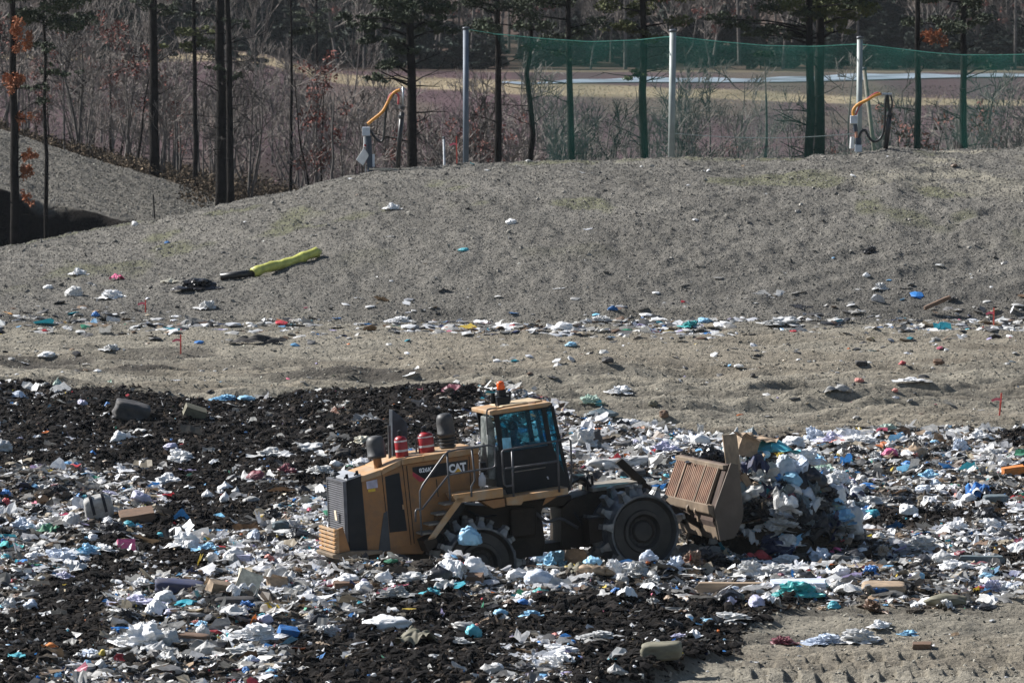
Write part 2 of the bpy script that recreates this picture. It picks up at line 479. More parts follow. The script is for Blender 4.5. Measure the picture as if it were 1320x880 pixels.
def sheet(n, seed, amp=.5, rag=.12):
    """crumpled sheet in the unit box"""
    g = np.linspace(-.5, .5, n); X, Yg = np.meshgrid(g, g); X = X.ravel(); Yg = Yg.ravel()
    o = seed * 3.7
    Z = amp * (np.abs(n2(X * 2.6 + o, Yg * 2.6, 1) - .5) * 2 * .6 + np.abs(n2(X * 6 + o, Yg * 6, 2) - .5) * .5)
    X2 = X + rag * (n2(X * 3 + o, Yg * 3, 5) - .5) * 2; Y2 = Yg + rag * (n2(X * 3, Yg * 3 + o, 6) - .5) * 2
    V = np.stack([X2, Y2, Z], 1)
    i = np.arange((n - 1) ** 2); a = (i // (n - 1)) * n + i % (n - 1)
    F = np.concatenate([np.stack([a, a + 1, a + n], 1), np.stack([a + 1, a + n + 1, a + n], 1)])
    return V, F

def rots(n, tilt=1.0):
    """random rotation matrices; tilt<1 keeps pieces near flat"""
    az = RNG.uniform(0, 2 * PI, n); ax = RNG.uniform(0, 2 * PI, n); t = RNG.normal(0, tilt, n)
    ca, sa = np.cos(az), np.sin(az)
    Rz = np.zeros((n, 3, 3)); Rz[:, 0, 0] = ca; Rz[:, 0, 1] = -sa; Rz[:, 1, 0] = sa; Rz[:, 1, 1] = ca; Rz[:, 2, 2] = 1
    k = np.stack([np.cos(ax), np.sin(ax), 0 * ax], 1); ct, st = np.cos(t), np.sin(t)
    K = np.zeros((n, 3, 3)); K[:, 0, 2] = k[:, 1]; K[:, 1, 2] = -k[:, 0]; K[:, 2, 0] = -k[:, 1]; K[:, 2, 1] = k[:, 0]
    I = np.eye(3)[None]
    Rt = I + st[:, None, None] * K + (1 - ct)[:, None, None] * (K @ K)
    return Rt @ Rz

def scatter_mesh(shapes, pos, size, tint, tilt=.6, aspect=None):
    """one big vertex/face soup: a random shape of the list at every position"""
    Vs, Fs, Cs = [], [], []; base = 0
    ch = RNG.integers(0, len(shapes), len(pos))
    for k, (V, F) in enumerate(shapes):
        idx = np.where(ch == k)[0]
        if not len(idx): continue
        n = len(idx); R = rots(n, tilt)
        sc = size[idx]
        P = V[None] * sc[:, None, :]
        P = np.einsum('nij,nvj->nvi', R, P) + pos[idx][:, None, :]
        Vs.append(P.reshape(-1, 3)); Fs.append((F[None] + (np.arange(n) * len(V))[:, None, None] + base).reshape(-1, F.shape[1]))
        Cs.append(np.repeat(tint[idx], len(V), 0)); base += n * len(V)
    return np.concatenate(Vs), np.concatenate(Fs), np.concatenate(Cs)

def rand_ground(n, Y0, Y1, wide=1.18):
    """even over the ground, in the widening strip the picture takes in"""
    t = RNG.random(n); Y = np.sqrt(Y0 ** 2 + t * (Y1 ** 2 - Y0 ** 2))
    x = RNG.uniform(-1, 1, n) * wide * 660 / FPX * Y
    return x, Y

PAL = np.array([[.80, .80, .80], [.70, .69, .66], [.62, .63, .66], [.42, .41, .39], [.28, .27, .25], [.13, .125, .12], [.035, .033, .032], [.018, .018, .02],
                [.27, .19, .12], [.17, .11, .07], [.40, .34, .25], [.05, .22, .55], [.18, .42, .68], [.04, .33, .42], [.50, .05, .06], [.06, .28, .16],
                [.62, .45, .06], [.66, .18, .26], [.45, .40, .62], [.55, .16, .04], [.03, .04, .10]])
PW = np.array([13, 13, 6, 15, 14, 11, 8, 6, 5, 5, 5, 1.8, 1.9, 1.0, .9, .6, .6, .5, .7, .5, 1.2])
PW = PW / PW.sum()

def pick(n, w=PW):
    c = PAL[RNG.choice(len(PAL), n, p=w)]
    return np.clip(c * np.exp(RNG.normal(-.12, .28, (n, 1))), .004, .85)

SH_B = [crumple(1, k, .55, 1.4, 1) for k in range(8)]
SH_C = [crumple(2, k + 20, .5, 1.6, 1) for k in range(8)]
SH_S = [sheet(5, k, .55, .2) for k in range(8)]
def shard():
    V = RNG.uniform(-.5, .5, (4, 3)); V -= V.mean(0)
    return V, np.array([[0, 1, 2], [0, 2, 3], [0, 3, 1], [1, 3, 2]])
SH_T = [shard() for _ in range(12)]
def pebble():
    V = np.array([[1,0,0],[-1,0,0],[0,1,0],[0,-1,0],[0,0,1],[0,0,-1]]) * .5 + RNG.uniform(-.16, .16, (6, 3))
    return V, np.array([[0,2,4],[2,1,4],[1,3,4],[3,0,4],[2,0,5],[1,2,5],[3,1,5],[0,3,5]])
SH_O = [pebble() for _ in range(12)]

def build_litter():
    Vs, Fs, Cs = [], [], []; base = 0
    def put(a):
        nonlocal base
        V, F, C = a; Vs.append(V); Fs.append(F + base); Cs.append(C); base += len(V)
    def region(n, Y0=114, Y1=197):
        x, Y = rand_ground(n, Y0, Y1)
        tm = trash_mask(x, Y); mm = mulch_mask(x, Y)
        return x, Y, tm, mm
    # a: middling crumples
    def layer(n, shapes, smin, smax, keepm, tilt, flat=(.4, .9), sink=.25):
        x, Y, tm, mm = region(n)
        clus = fbm(x * .9, Y * .5, 2, 130)
        keep = (RNG.random(n) < np.clip(tm * 1.2 - .15, 0, 1) * (1 - (1 - keepm) * mm) * np.clip(.45 + 1.1 * clus, .2, 1))
        x, Y = x[keep], Y[keep]; k = len(x)
        s = np.exp(RNG.uniform(math.log(smin), math.log(smax), k))
        asp = RNG.uniform(.5, 1.35, (k, 2)); fl = RNG.uniform(*flat, k)
        size = np.stack([s * asp[:, 0] * 1.15, s * asp[:, 1], s * fl], 1)
        z = height(x, Y) - s * fl * sink
        # colours come in patches: pale film here, grey rag there
        wht = fbm(x * .5 + 50, Y * .25, 3, 140)
        c = pick(k)
        pale = (RNG.random(k) < sst(.50, .62, wht) * .42); c[pale] = RNG.uniform(.6, .85, (pale.sum(), 1)) * np.array([1, 1, 1.02])
        dk = (RNG.random(k) < sst(.50, .38, wht) * .5); c[dk] *= .35
        put(scatter_mesh(shapes, np.stack([x, Y, z], 1), size, c, tilt))
    layer(7000, SH_C, .15, .42, .04, .3, (.2, .45))
    layer(34000, SH_B, .06, .21, .07, .5, (.25, .7))
    layer(56000, SH_S, .09, .40, .06, .5, (.35, .8), 0.)
    layer(70000, SH_B[:4], .035, .10, .14, 1.0, (.5, 1), .0)
    layer(90000, SH_T, .06, .22, .22, 1.2, (.3, 1), -.1)
    me = np_mesh('loose_garbage', np.concatenate(Vs), np.concatenate(Fs), np.concatenate(Cs))
    o = link('loose_garbage', me, attr_mat('garbage_bits', rough=.45, var=.3, vscale=12, spec=.45, trans=.22)); tag(o, 'loose mixed garbage covering the working face of the landfill', 'garbage', kind='stuff')

    # black mulch chips and clods
    x, Y, tm, mm = region(240000)
    keep = RNG.random(len(x)) < np.clip(tm * 1.3 - .1, 0, 1) * (.45 + .55 * mm)
    x, Y = x[keep], Y[keep]; k = len(x)
    s = np.exp(RNG.uniform(math.log(.03), math.log(.15), k))
    size = np.stack([s * 1.9, s * .7, s * .6], 1)
    z = height(x, Y) + s * .12
    c = np.clip((np.array([.020, .0155, .012])[None] + (1 - mulch_mask(x, Y))[:, None] * np.array([.065, .055, .044])[None]) * np.exp(RNG.normal(0, .7, (k, 1))), .004, .25)
    V, F, C = scatter_mesh(SH_T + SH_O, np.stack([x, Y, z], 1), size, c, 1.2)
    o = link('mulch', np_mesh('mulch', V, F, C), attr_mat('mulch_chips', rough=.95, var=.3, spec=.12))
    tag(o, 'black shredded mulch spread between and over the garbage', 'mulch', kind='stuff')
    x, Y, tm, mm = region(62000)
    keep = RNG.random(len(x)) < np.clip(tm * 1.3 - .1, 0, 1) * (.30 + .70 * mm)
    x, Y = x[keep], Y[keep]; k = len(x)
    s = np.exp(RNG.uniform(math.log(.06), math.log(.26), k)); size = np.stack([s * 1.4, s, s * .55], 1)
    c = np.clip((np.array([.012, .010, .009])[None] + (1 - mulch_mask(x, Y))[:, None] * np.array([.055, .047, .038])[None]) * np.exp(RNG.normal(0, .5, (k, 1))), .004, .2)
    V, F, C = scatter_mesh(SH_B, np.stack([x, Y, height(x, Y) - s * .15], 1), size, c, .5)
    o = link('mulch_clods', np_mesh('mulch_clods', V, F, C), attr_mat('mulch_lumps', rough=.95, var=.3, bump=.05, bscale=25, spec=.15))
    tag(o, 'black clods of mulch heaped along the far edge of the garbage', 'mulch', kind='stuff')

    # litter blown and pressed along the toe of the berm, bits on the flat and on the slope
    P, S, C_ = [], [], []
    def add(x, Y, s, c, fl=.45):
        P.append(np.stack([x, Y, height(x, Y) - s * .04], 1)); S.append(np.stack([s * 1.2, s, s * fl], 1)); C_.append(c)
    n = 12500
    x = RNG.uniform(-1.15, 1.15, n) * 660 / FPX * 220; Y = 219.5 + RNG.normal(0, 2.6, n) + (n2(x * .3, x * 0, 150) - .5) * 3
    p = 660 + FPX * x / Y
    keep = RNG.random(n) < (.30 + .70 * sst(430, 600, p) * (1 - .6 * sst(1000, 1150, p))) * sst(.30, .62, fbm(x * .7, Y * .5, 2, 151))
    x, Y = x[keep], Y[keep]
    w = PW.copy(); w[:3] *= 1.25; w /= w.sum()
    add(x, Y, np.exp(RNG.uniform(math.log(.06), math.log(.5), len(x))), pick(len(x), w), .22)
    n = 3600
    x, Y = rand_ground(n, 180, 222); tm = trash_mask(x, Y)
    keep = (tm < .3) & (RNG.random(n) < .12 + .88 * sst(.5, .68, fbm(x * .3, Y * .4, 3, 152))); x, Y = x[keep], Y[keep]
    add(x, Y, np.exp(RNG.uniform(math.log(.04), math.log(.30), len(x))), pick(len(x), w), .4)
    n = 800
    x, Y = rand_ground(n, 223, 250)
    keep = RNG.random(n) < .08 + .6 * sst(.55, .75, fbm(x * .25, Y * .3, 3, 153)); x, Y = x[keep], Y[keep]
    add(x, Y, np.exp(RNG.uniform(math.log(.05), math.log(.30), len(x))), pick(len(x), w), .4)
    n = 900
    x, Y = rand_ground(n, 114, 136); tm = trash_mask(x, Y)
    keep = (tm < .35) & (RNG.random(n) < .4); x, Y = x[keep], Y[keep]
    add(x, Y, np.exp(RNG.uniform(math.log(.03), math.log(.16), len(x))), pick(len(x)), .4)
    V, F, C = scatter_mesh(SH_B + SH_S, np.concatenate(P), np.concatenate(S), np.concatenate(C_), .35)
    o = link('scattered_litter', np_mesh('scattered_litter', V, F, C), bpy.data.materials['garbage_bits'])
    tag(o, 'thin scatter of litter along the toe of the gravel bank and over the mud', 'litter', kind='stuff')

    # gravel of the bank and crumbs of the mud
    n = 150000
    x, Y = rand_ground(n, 220, 252); s = np.exp(RNG.uniform(math.log(.018), math.log(.07), n))
    c = np.array([.165, .155, .137])[None] * np.exp(RNG.normal(0, .35, (n, 1)))
    P1 = np.stack([x, Y, height(x, Y) + s * .1], 1); S1 = np.stack([s * 1.2, s, s * .8], 1)
    m_ = 24000
    big = RNG.random(len(S1)) < .012; S1[big] *= RNG.uniform(1.8, 3.5, (big.sum(), 1))
    x = RNG.uniform(-26, -9, m_); Y = RNG.uniform(262, 300, m_); s = np.exp(RNG.uniform(math.log(.03), math.log(.10), m_))
    P2 = np.stack([x, Y, height(x, Y) + s * .1], 1); S2 = np.stack([s * 1.2, s, s * .8], 1); c2 = np.array([.15, .14, .12])[None] * np.exp(RNG.normal(0, .4, (m_, 1)))
    V, F, C = scatter_mesh(SH_O, np.concatenate([P1, P2]), np.concatenate([S1, S2]), np.clip(np.concatenate([c, c2]), .03, .6), 1.2)
    o = link('gravel', np_mesh('gravel', V, F, C), attr_mat('gravel_stones', rough=.9, var=.15, spec=.2))
    tag(o, 'loose grey gravel covering the bank', 'gravel', kind='stuff')
    n = 70000
    x, Y = rand_ground(n, 114, 224); tm = trash_mask(x, Y); keep = tm < .4; x, Y = x[keep], Y[keep]; n = len(x)
    s = np.exp(RNG.uniform(math.log(.02), math.log(.09), n))
    c = np.array([.23, .215, .18])[None] * np.exp(RNG.normal(0, .3, (n, 1)))
    V, F, C = scatter_mesh(SH_O, np.stack([x, Y, height(x, Y) + s * .1], 1), np.stack([s * 1.3, s, s * .6], 1), np.clip(c, .03, .45), 1.)
    o = link('soil_crumbs', np_mesh('soil_crumbs', V, F, C), attr_mat('soil_bits', rough=.95, var=.15, spec=.15))
    tag(o, 'crumbs of dry soil on the tracked flat', 'soil', kind='stuff')
build_litter()
# ================================================================== the compactor
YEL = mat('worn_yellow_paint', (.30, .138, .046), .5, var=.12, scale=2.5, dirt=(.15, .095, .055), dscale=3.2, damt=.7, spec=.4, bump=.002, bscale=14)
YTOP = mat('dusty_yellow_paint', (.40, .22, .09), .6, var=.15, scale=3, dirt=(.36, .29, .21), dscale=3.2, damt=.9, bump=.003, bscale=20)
BLK = mat('black_paint', (.008, .010, .014), .45, var=.3, scale=3, dirt=(.03, .028, .027), dscale=2, damt=.4, spec=.22)
DRK = mat('dark_greasy_steel', (.020, .015, .011), .6, var=.4, scale=3, dirt=(.06, .042, .028), dscale=2, damt=.5, spec=.2, bump=.006, bscale=10)
DGR = mat('dusty_deck_steel', (.17, .15, .125), .8, var=.25, scale=4, dirt=(.30, .27, .22), dscale=2, damt=.7)
STL = mat('scoured_drum_steel', (.06, .07, .085), .45, metal=.35, var=.35, scale=3, dirt=(.20, .19, .17), dscale=3, damt=.5, bump=.006, bscale=9)
RIM = mat('drum_side_steel', (.020, .019, .018), .55, metal=.2, var=.3, scale=2, dirt=(.07, .06, .05), dscale=2, damt=.5)
TIP = mat('polished_tip_steel', (.17, .175, .18), .45, metal=.5, var=.4, scale=6, dirt=(.3, .27, .22), dscale=4, damt=.6)
RST = mat('rusty_steel', (.14, .066, .036), .8, var=.35, scale=3, dirt=(.27, .18, .12), dscale=2, damt=.6, bump=.005, bscale=18)
BST = mat('scraped_blade_steel', (.20, .15, .105), .65, metal=.15, var=.25, scale=2.5, dirt=(.13, .095, .065), dscale=1.8, damt=.7, bump=.004, bscale=12)
BSD = mat('muddy_blade_side', (.12, .092, .07), .75, var=.3, scale=2, dirt=(.09, .07, .055), dscale=1.4, damt=.8, bump=.006, bscale=8)
RAIL = mat('grey_rail_paint', (.075, .075, .08), .4, metal=.3, var=.3, scale=6)
RED = mat('extinguisher_red', (.30, .016, .022), .4, var=.12, scale=3)
WHT = mat('white_label', (.55, .55, .57), .5, var=.08)
ORG = mat('orange_lens', (.85, .13, .02), .25, var=.1)
RUB = mat('matt_black_plastic', (.035, .037, .04), .55, var=.3, scale=4, dirt=(.12, .11, .10), dscale=2, damt=.5)

# frame: the two near wheels fix where the machine stands and how it leans
TH = math.radians(14.0); PT = math.radians(6.8); RO = math.radians(-1.5)
WF = at(832, 685, 140.0); WB, YN = 1.725, -1.60
Rm = Matrix.Rotation(TH, 4, 'Z') @ Matrix.Rotation(-PT, 4, 'Y') @ Matrix.Rotation(RO, 4, 'X')
MO = Matrix.Translation(WF - (Rm @ Vector((WB, YN, .93)))) @ Rm
MI = MO.inverted()
comp = empty('landfill_compactor'); comp.matrix_world = MO
tag(comp, 'dusty yellow landfill compactor with spiked steel wheels and a raised blade', 'compactor')

def ML(px, py, y):
    """pixel -> (x, z) on the machine's own plane of width y"""
    o = MI @ Vector(CAM); d = (MI.to_3x3() @ Vector(ray(px, py)))
    t = (y - o.y) / d.y; q = o + d * t
    return q.x, q.z
def M3(px, py, y):
    x, z = ML(px, py, y); return Vector((x, y, z))
def poly(pts, y): return [ML(a, b, y) for a, b in pts]

HY = -.80      # near side of the hood
# hood core and its panels
core = [(448, 622), (492, 608), (517, 599), (617, 584), (619, 632), (600, 640), (560, 690), (545, 714), (452, 714)]
hood = MB().prism(poly(core, HY), HY, .80).build('hood', YEL, comp, bevel=.02)
lid = MB()
def lid_piece(a, b, th=8):
    A, B = ML(*a, HY), ML(*b, HY)
    A2, B2 = ML(a[0], a[1] + th, HY), ML(b[0], b[1] + th, HY)
    lid.prism([A, B, B2, A2], HY - .025, .825)
for a, b in (((465.5, 613.5), (491.6, 604.5)), ((492.2, 604.2), (516.6, 591.8)), ((517.2, 591.6), (545, 587.0)), ((545.3, 587), (617, 576.5))):
    lid_piece(a, b, 7.5)
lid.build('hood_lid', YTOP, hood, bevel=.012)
MB().prism(poly([(446.5, 620), (465.2, 613.6), (466, 616), (474.5, 714), (450, 711)], HY), HY - .012, .81).build('radiator_surround', BLK, comp, bevel=.015)
MB().prism(poly([(447, 617), (465.2, 610.5), (465.2, 613.2), (447, 619.7)], HY), HY - .01, .81).build('surround_top', mat('pale_dust_metal', (.30, .31, .33), .5, var=.15, scale=3), comp, bevel=.01)
# rear louvres
gx0, gz0 = ML(446.2, 622, HY); gx1, gz1 = ML(449.6, 698, HY)
g = MB()
N_ = 27
for i in range(N_):
    t = (i + .5) / N_; x = gx0 + (gx1 - gx0) * t; z = gz0 + (gz1 - gz0) * t; h = abs(gz1 - gz0) / N_
    g.add([(x - .06, -.76, z - h * .35), (x - .06, .76, z - h * .35), (x - .005, .76, z + h * .25), (x - .005, -.76, z + h * .25),
           (x - .06, -.76, z - h * .55), (x - .06, .76, z - h * .55), (x - .005, .76, z + h * .05), (x - .005, -.76, z + h * .05)],
          [(0, 1, 2, 3), (7, 6, 5, 4), (0, 4, 5, 1), (3, 2, 6, 7), (0, 3, 7, 4), (1, 5, 6, 2)])
g.box((gx0 - .07, -.80, gz0 - .01), (gx0 + .01, .80, gz0 + .03)); 
for yy in (-.80, .76): g.add([(gx0 - .07, yy, gz0), (gx0, yy, gz0), (gx1, yy, gz1), (gx1 - .07, yy, gz1), (gx0 - .07, yy + .04, gz0), (gx0, yy + .04, gz0), (gx1, yy + .04, gz1), (gx1 - .07, yy + .04, gz1)],
    [(0, 1, 2, 3), (7, 6, 5, 4), (0, 4, 5, 1), (1, 5, 6, 2), (2, 6, 7, 3), (3, 7, 4, 0)])
gr = g.build('rear_grille', mat('grille_grey', (.11, .11, .12), .5, metal=.2, var=.2), comp)
MB().box((gx1 - .085, -.30, gz1 + .42), (gx1 - .066, -.12, gz1 + .62)).build('warning_label', mat('label_cream', (.66, .56, .42), .6), gr)
# side panels, door, seams
def side(name, pts, m, y=HY, d=.012, par=None, bevel=0):
    return MB().prism(poly(pts, y), y - d, y + .02).build(name, m, par or comp, bevel=bevel)
dr = side('side_door', [(492.5, 611), (518.5, 601), (529.5, 702), (503.5, 708)], YEL, HY, .010, bevel=.006)
side('door_mesh', [(496, 614), (514.6, 608.8), (524.6, 683.6), (502, 686)], BLK, HY, .017, dr)
MB().tube([M3(519.5, 650, HY - .03), M3(520.2, 656, HY - .03)], .02, 6).build('latch', YTOP, dr)
side('lower_panel', [(494.5, 661), (499.3, 658), (503.3, 709), (487.5, 712)], mat('bluish_black_panel', (.03, .036, .045), .5, var=.2), HY, .014)
for a, b in (((492.2, 609), (503, 708)), ((518.8, 600), (529.8, 702)), ((524.0, 600), (534, 700)), ((562.3, 617), (565, 640)), ((604.6, 588), (607, 628))):
    MB().tube([M3(*a, HY - .004), M3(*b, HY - .004)], .009, 4).build('seam', BLK, hood)
side('safety_label', [(472, 620.5), (486, 617.5), (487, 628), (473.2, 630)], mat('label_lilac', (.42, .40, .50), .5), HY, .006, hood)
side('caution_label', [(474.5, 630.5), (483.5, 628.7), (484, 632.5), (475, 634)], mat('label_yellow', (.62, .42, .03), .5), HY, .006, hood)
# decal band with the lettering the photo shows
side('decal_band', [(531.5, 602), (602.8, 592.0), (602.8, 607.5), (547, 616.8), (531.8, 607.5)], BLK, HY, .007, hood)
side('red_stripe', [(531.8, 608), (547, 617.3), (550, 616.9), (553.5, 616.3), (541, 621), (532, 613)], mat('decal_red', (.36, .02, .04), .5), HY, .006, hood)
side('logo_panel', [(577.5, 596), (602.6, 592.3), (602.6, 607.2), (577.8, 611.5)], mat('decal_black', (.008, .008, .009), .4), HY, .0095, hood)

def text(body, name, px0, py0, px1, py1, y, m, par, bold=.02, space=1.0):
    """flat lettering that fills a rectangle of the side plane (lower-left, upper-right pixel corners)"""
    cu = bpy.data.curves.new(name, 'FONT'); cu.body = body; cu.size = 1; cu.extrude = .004; cu.offset = bold; cu.space_character = space
    cu.fill_mode = 'BOTH'; cu.resolution_u = 4
    t = bpy.data.objects.new(name, cu); COL.objects.link(t)
    dg = bpy.context.evaluated_depsgraph_get(); me = bpy.data.meshes.new_from_object(t.evaluated_get(dg))
    bpy.data.objects.remove(t)
    co = np.zeros(len(me.vertices) * 3); me.vertices.foreach_get('co', co); co = co.reshape(-1, 3)
    a = M3(px0, py0, y); b = M3(px1, py1, y)
    mn, mxx = co.min(0), co.max(0)
    X = a.x + (co[:, 0] - mn[0]) / (mxx[0] - mn[0]) * (b.x - a.x)
    Z = a.z + (co[:, 1] - mn[1]) / (mxx[1] - mn[1]) * (b.z - a.z)
    me.vertices.foreach_set('co', np.stack([X, y - co[:, 2], Z], 1).ravel()); me.update(); me.flip_normals()
    me.materials.clear(); me.materials.append(m)
    return link(name, me, m, par)
LET = mat('decal_white', (.80, .80, .82), .5, var=.05)
text('826K', 'model_lettering', 540.6, 609.2, 556.6, 601.2, HY - .012, LET, hood, .018)
text('CAT', 'maker_lettering', 579.2, 609.6, 600.4, 595.2, HY - .014, LET, hood, .045, .92)
side('logo_triangle', [(586.2, 608.4), (594.5, 607.2), (590.3, 602.8)], mat('logo_yellow', (.72, .40, .02), .5), HY - .012, .010, hood)

# things on the hood
def top_z(px, py, y): return M3(px, py, y)
def precleaner(px, py_base, py_top, w, y, neck, ribs=False):
    a = M3(px, py_base, y); b = M3(px, py_top, y); h = (b - a).length; r = w / 63 / 2
    c = (a.x, a.y, a.z)
    nz = h * neck
    p = MB()
    if ribs:
        pr = [(r * .62, -.25)]
        for k in range(5): z0 = nz * k / 5; pr += [(r * .66, z0), (r * .95, z0 + .02), (r * .95, z0 + nz / 5 - .03), (r * .66, z0 + nz / 5 - .01)]
        p.lathe(pr, c, n=20)
    else: p.lathe([(r * .45, -.25), (r * .45, nz)], c, n=20)
    o = p.build('intake_neck', YEL if not ribs else RUB, comp, smooth=False)
    MB().lathe([(r * .5, nz), (r, nz + .01), (r * 1.02, nz + h * .12), (r * .97, nz + h * .13), (r * .97, nz + (h - nz) * .62), (r * .93, nz + (h - nz) * .8), (r * .72, nz + (h - nz) * .95), (r * .3, h), (.01, h)], c, n=28).build('precleaner_dome', RUB, o, smooth=True)
precleaner(487.5, 601, 561, 24.5, -.35, .26)
precleaner(578.5, 586, 532, 23, .1, .42, True)
# exhaust stack
st = MB(); a = M3(510, 596, .25); b = M3(505, 529, .25)
st.prism([ML(503.5, 590, .3), ML(523.5, 592, .3), ML(523, 546, .3), ML(516, 538, .3), ML(503, 527, .3)], .12, .42)
st.build('exhaust_stack', mat('stack_blue_black', (.035, .042, .055), .5, metal=.3, var=.3), comp, bevel=.02)
MB().tube([M3(503, 592, .05), M3(501.5, 548, .05)], .035, 8).build('exhaust_brace', RAIL, comp)
def extinguisher(px, pb, pt, w, y, stickers):
    a = M3(px, pb, y); h = (M3(px, pt, y) - a).length; r = w / 63 / 2; c = (a.x, a.y, a.z)
    o = MB().lathe([(.01, -.05), (r * .8, -.04), (r, 0), (r, h * .84), (r * .8, h * .94), (r * .3, h), (.01, h)], c, n=24).build('fire_bottle', RED, comp, smooth=True)
    for f0, f1 in stickers:
        MB().lathe([(r * .98, h * f0), (r * 1.015, h * f0), (r * 1.015, h * f1), (r * .98, h * f1)], c, n=24).build('band', WHT, o)
    MB().lathe([(r * .3, h * .97), (r * .36, h), (r * .36, h + .1), (r * .1, h + .12)], c, n=12).build('valve', BLK, o)
extinguisher(519.5, 594, 561, 16.5, -.30, ((.76, .82), (.38, .46)))
extinguisher(551, 588.5, 556, 21, -.15, ((.78, .83), (.40, .48)))
MB().tube(curve_pts([M3(523, 594, -.6), M3(524, 589, -.6), M3(530, 589, -.6), M3(543, 588, -.6)]), .022, 6).build('hose_pipe', RAIL, comp)
MB().tube(curve_pts([M3(556, 561, -.1), M3(563, 560, 0), M3(569, 566, .05), M3(570, 580, .05)]), .02, 6).build('hose_pipe', RAIL, comp)
MB().tube([M3(537, 588, .3), M3(536, 566, .3)], .02, 6).tube([M3(537, 566, .3), M3(545, 572, .3), M3(568, 572, .3)], .015, 6).build('bottle_bracket', RAIL, comp)
# rear lamps on the surround
for px in (448, 461):
    o = MB().tube([M3(px + .5, 619 - (px - 448) * .4, HY + .05), M3(px - 1.5, 611 - (px - 448) * .35, HY + .05)], .03, 6).tube([M3(px - 1, 613 - (px - 448) * .35, HY + .05), M3(px - 4, 616 - (px - 448) * .3, HY - .02)], .02, 6)
    o.build('lamp_bracket', BLK, comp)
o = MB().lathe([(.02, -.2), (.02, 0), (.11, .01), (.10, .05), (.05, .09), (.01, .1)], tuple(M3(432.5, 614, .35)), n=14).build('rear_lamp', BLK, comp)

# bumper rack
tl = ML(434.0, 684, -.95); bl = ML(434.5, 716, -.95)
rk = MB()
for i in range(7):
    t = i / 6; x = tl[0] + (bl[0] - tl[0]) * t; z = tl[1] + (bl[1] - tl[1]) * t
    rk.box((x - .05, -.95, z - .022), (x, .55, z + .028))
for y in (-.95, -.6, -.2, .2, .50): rk.add([(tl[0], y, tl[1] + .03), (tl[0] + .05, y, tl[1] + .03), (bl[0] + .05, y, bl[1] - .03), (bl[0], y, bl[1] - .03), (tl[0], y + .045, tl[1] + .03), (tl[0] + .05, y + .045, tl[1] + .03), (bl[0] + .05, y + .045, bl[1] - .03), (bl[0], y + .045, bl[1] - .03)],
    [(0, 1, 2, 3), (7, 6, 5, 4), (0, 4, 5, 1), (1, 5, 6, 2), (2, 6, 7, 3), (3, 7, 4, 0)])
rack = rk.build('bumper_rack', YTOP, comp, bevel=.006)
for y0_, y1_, yp in ((-.93, -.88, -.93), (.44, .49, .5)): MB().prism(poly([(435, 682), (442, 679), (452, 712), (437, 718)], yp), y0_, y1_).build('rack_bracket', YEL, rack)
MB().prism(poly([(430, 716), (452, 712), (556, 708), (566, 716), (560, 737), (470, 740), (446, 730)], -.72), -.72, .72).build('rear_frame', DRK, comp, bevel=.03)
MB().prism(poly([(428, 715), (452, 710), (494, 709), (494, 713), (440, 720), (430, 720)], -.98), -.98, .6).build('rear_sill', mat('scraped_sill', (.16, .12, .08), .6, var=.4, scale=3), comp, bevel=.015)
MB().prism(poly([(450, 728), (474, 735), (548, 735), (548, 739), (474, 741), (450, 733)], -.8), -.80, .8).build('belly_plate', DRK, comp)

# steps, catwalk, platforms
CY = -1.42
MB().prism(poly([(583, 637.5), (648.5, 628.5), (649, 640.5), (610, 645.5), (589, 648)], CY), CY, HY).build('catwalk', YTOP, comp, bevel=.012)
MB().prism(poly([(620, 646), (650.5, 641.6), (651.5, 652.5), (636, 655)], CY + .04), CY + .04, HY).build('catwalk_support', YEL, comp, bevel=.012)
MB().prism(poly([(590, 641), (600, 641), (561, 694), (550, 697)], CY), CY, CY + .06).build('stair_stringer', YTOP, comp, bevel=.008)
for t in (.12, .38, .64, .88):
    a = ML(590 - 38 * t - 3, 643 + 50 * t, CY + .06)
    MB().box((a[0] - .16, CY + .06, a[1] - .02), (a[0] + .14, HY + .0, a[1] + .02)).build('step', DGR, comp, bevel=.006)
MB().prism(poly([(546, 697), (560, 690), (566, 700), (552, 712)], CY), CY, HY).build('step_box', DRK, comp, bevel=.01)
MB().prism(poly([(652.5, 641), (732.5, 628), (733, 636.5), (700, 642), (675, 646), (672, 650.5), (654, 651)], CY), CY, -.8).build('cab_platform', YTOP, comp, bevel=.012)
MB().prism(poly([(704, 641), (718, 640), (700, 651)], CY + .1), CY + .1, CY + .14).build('platform_bracket', YEL, comp)
RY = CY - .02
def rail(name, paths, r=.022, y=RY):
    m_ = MB()
    for P in paths: m_.tube([M3(*(q if len(q) == 3 else (*q, y))) for q in P], r, 7)
    return m_.build(name, RAIL, comp, smooth=True)
rail('handrail', [[(543.5, 690), (541.5, 655), (541.2, 633), (545, 625), (572, 587), (578, 581.5), (590, 579), (612, 576.5), (630, 573.5), (636, 575), (638.3, 581), (638.8, 600), (635, 603), (612, 606), (578, 612), (544, 656), (537, 656), (535.5, 660), (535.5, 672)],
                  [(576.5, 583), (578, 612), (580.5, 645)], [(608, 577), (611.5, 610), (612, 619), (607.5, 627), (608, 640)]])
rail('cab_rail', [[(648.5, 612), (647, 582), (649, 580), (700, 571), (733, 565), (735.5, 568), (737, 600), (735, 632)], [(662, 640), (661, 612), (660, 579)],
                  [(651, 603), (648.5, 606), (650, 624), (653, 626.5), (662, 625)], [(650.5, 604), (661, 602.5)], [(721, 634), (719.5, 600), (718, 568)], [(660, 603), (719, 594)]])
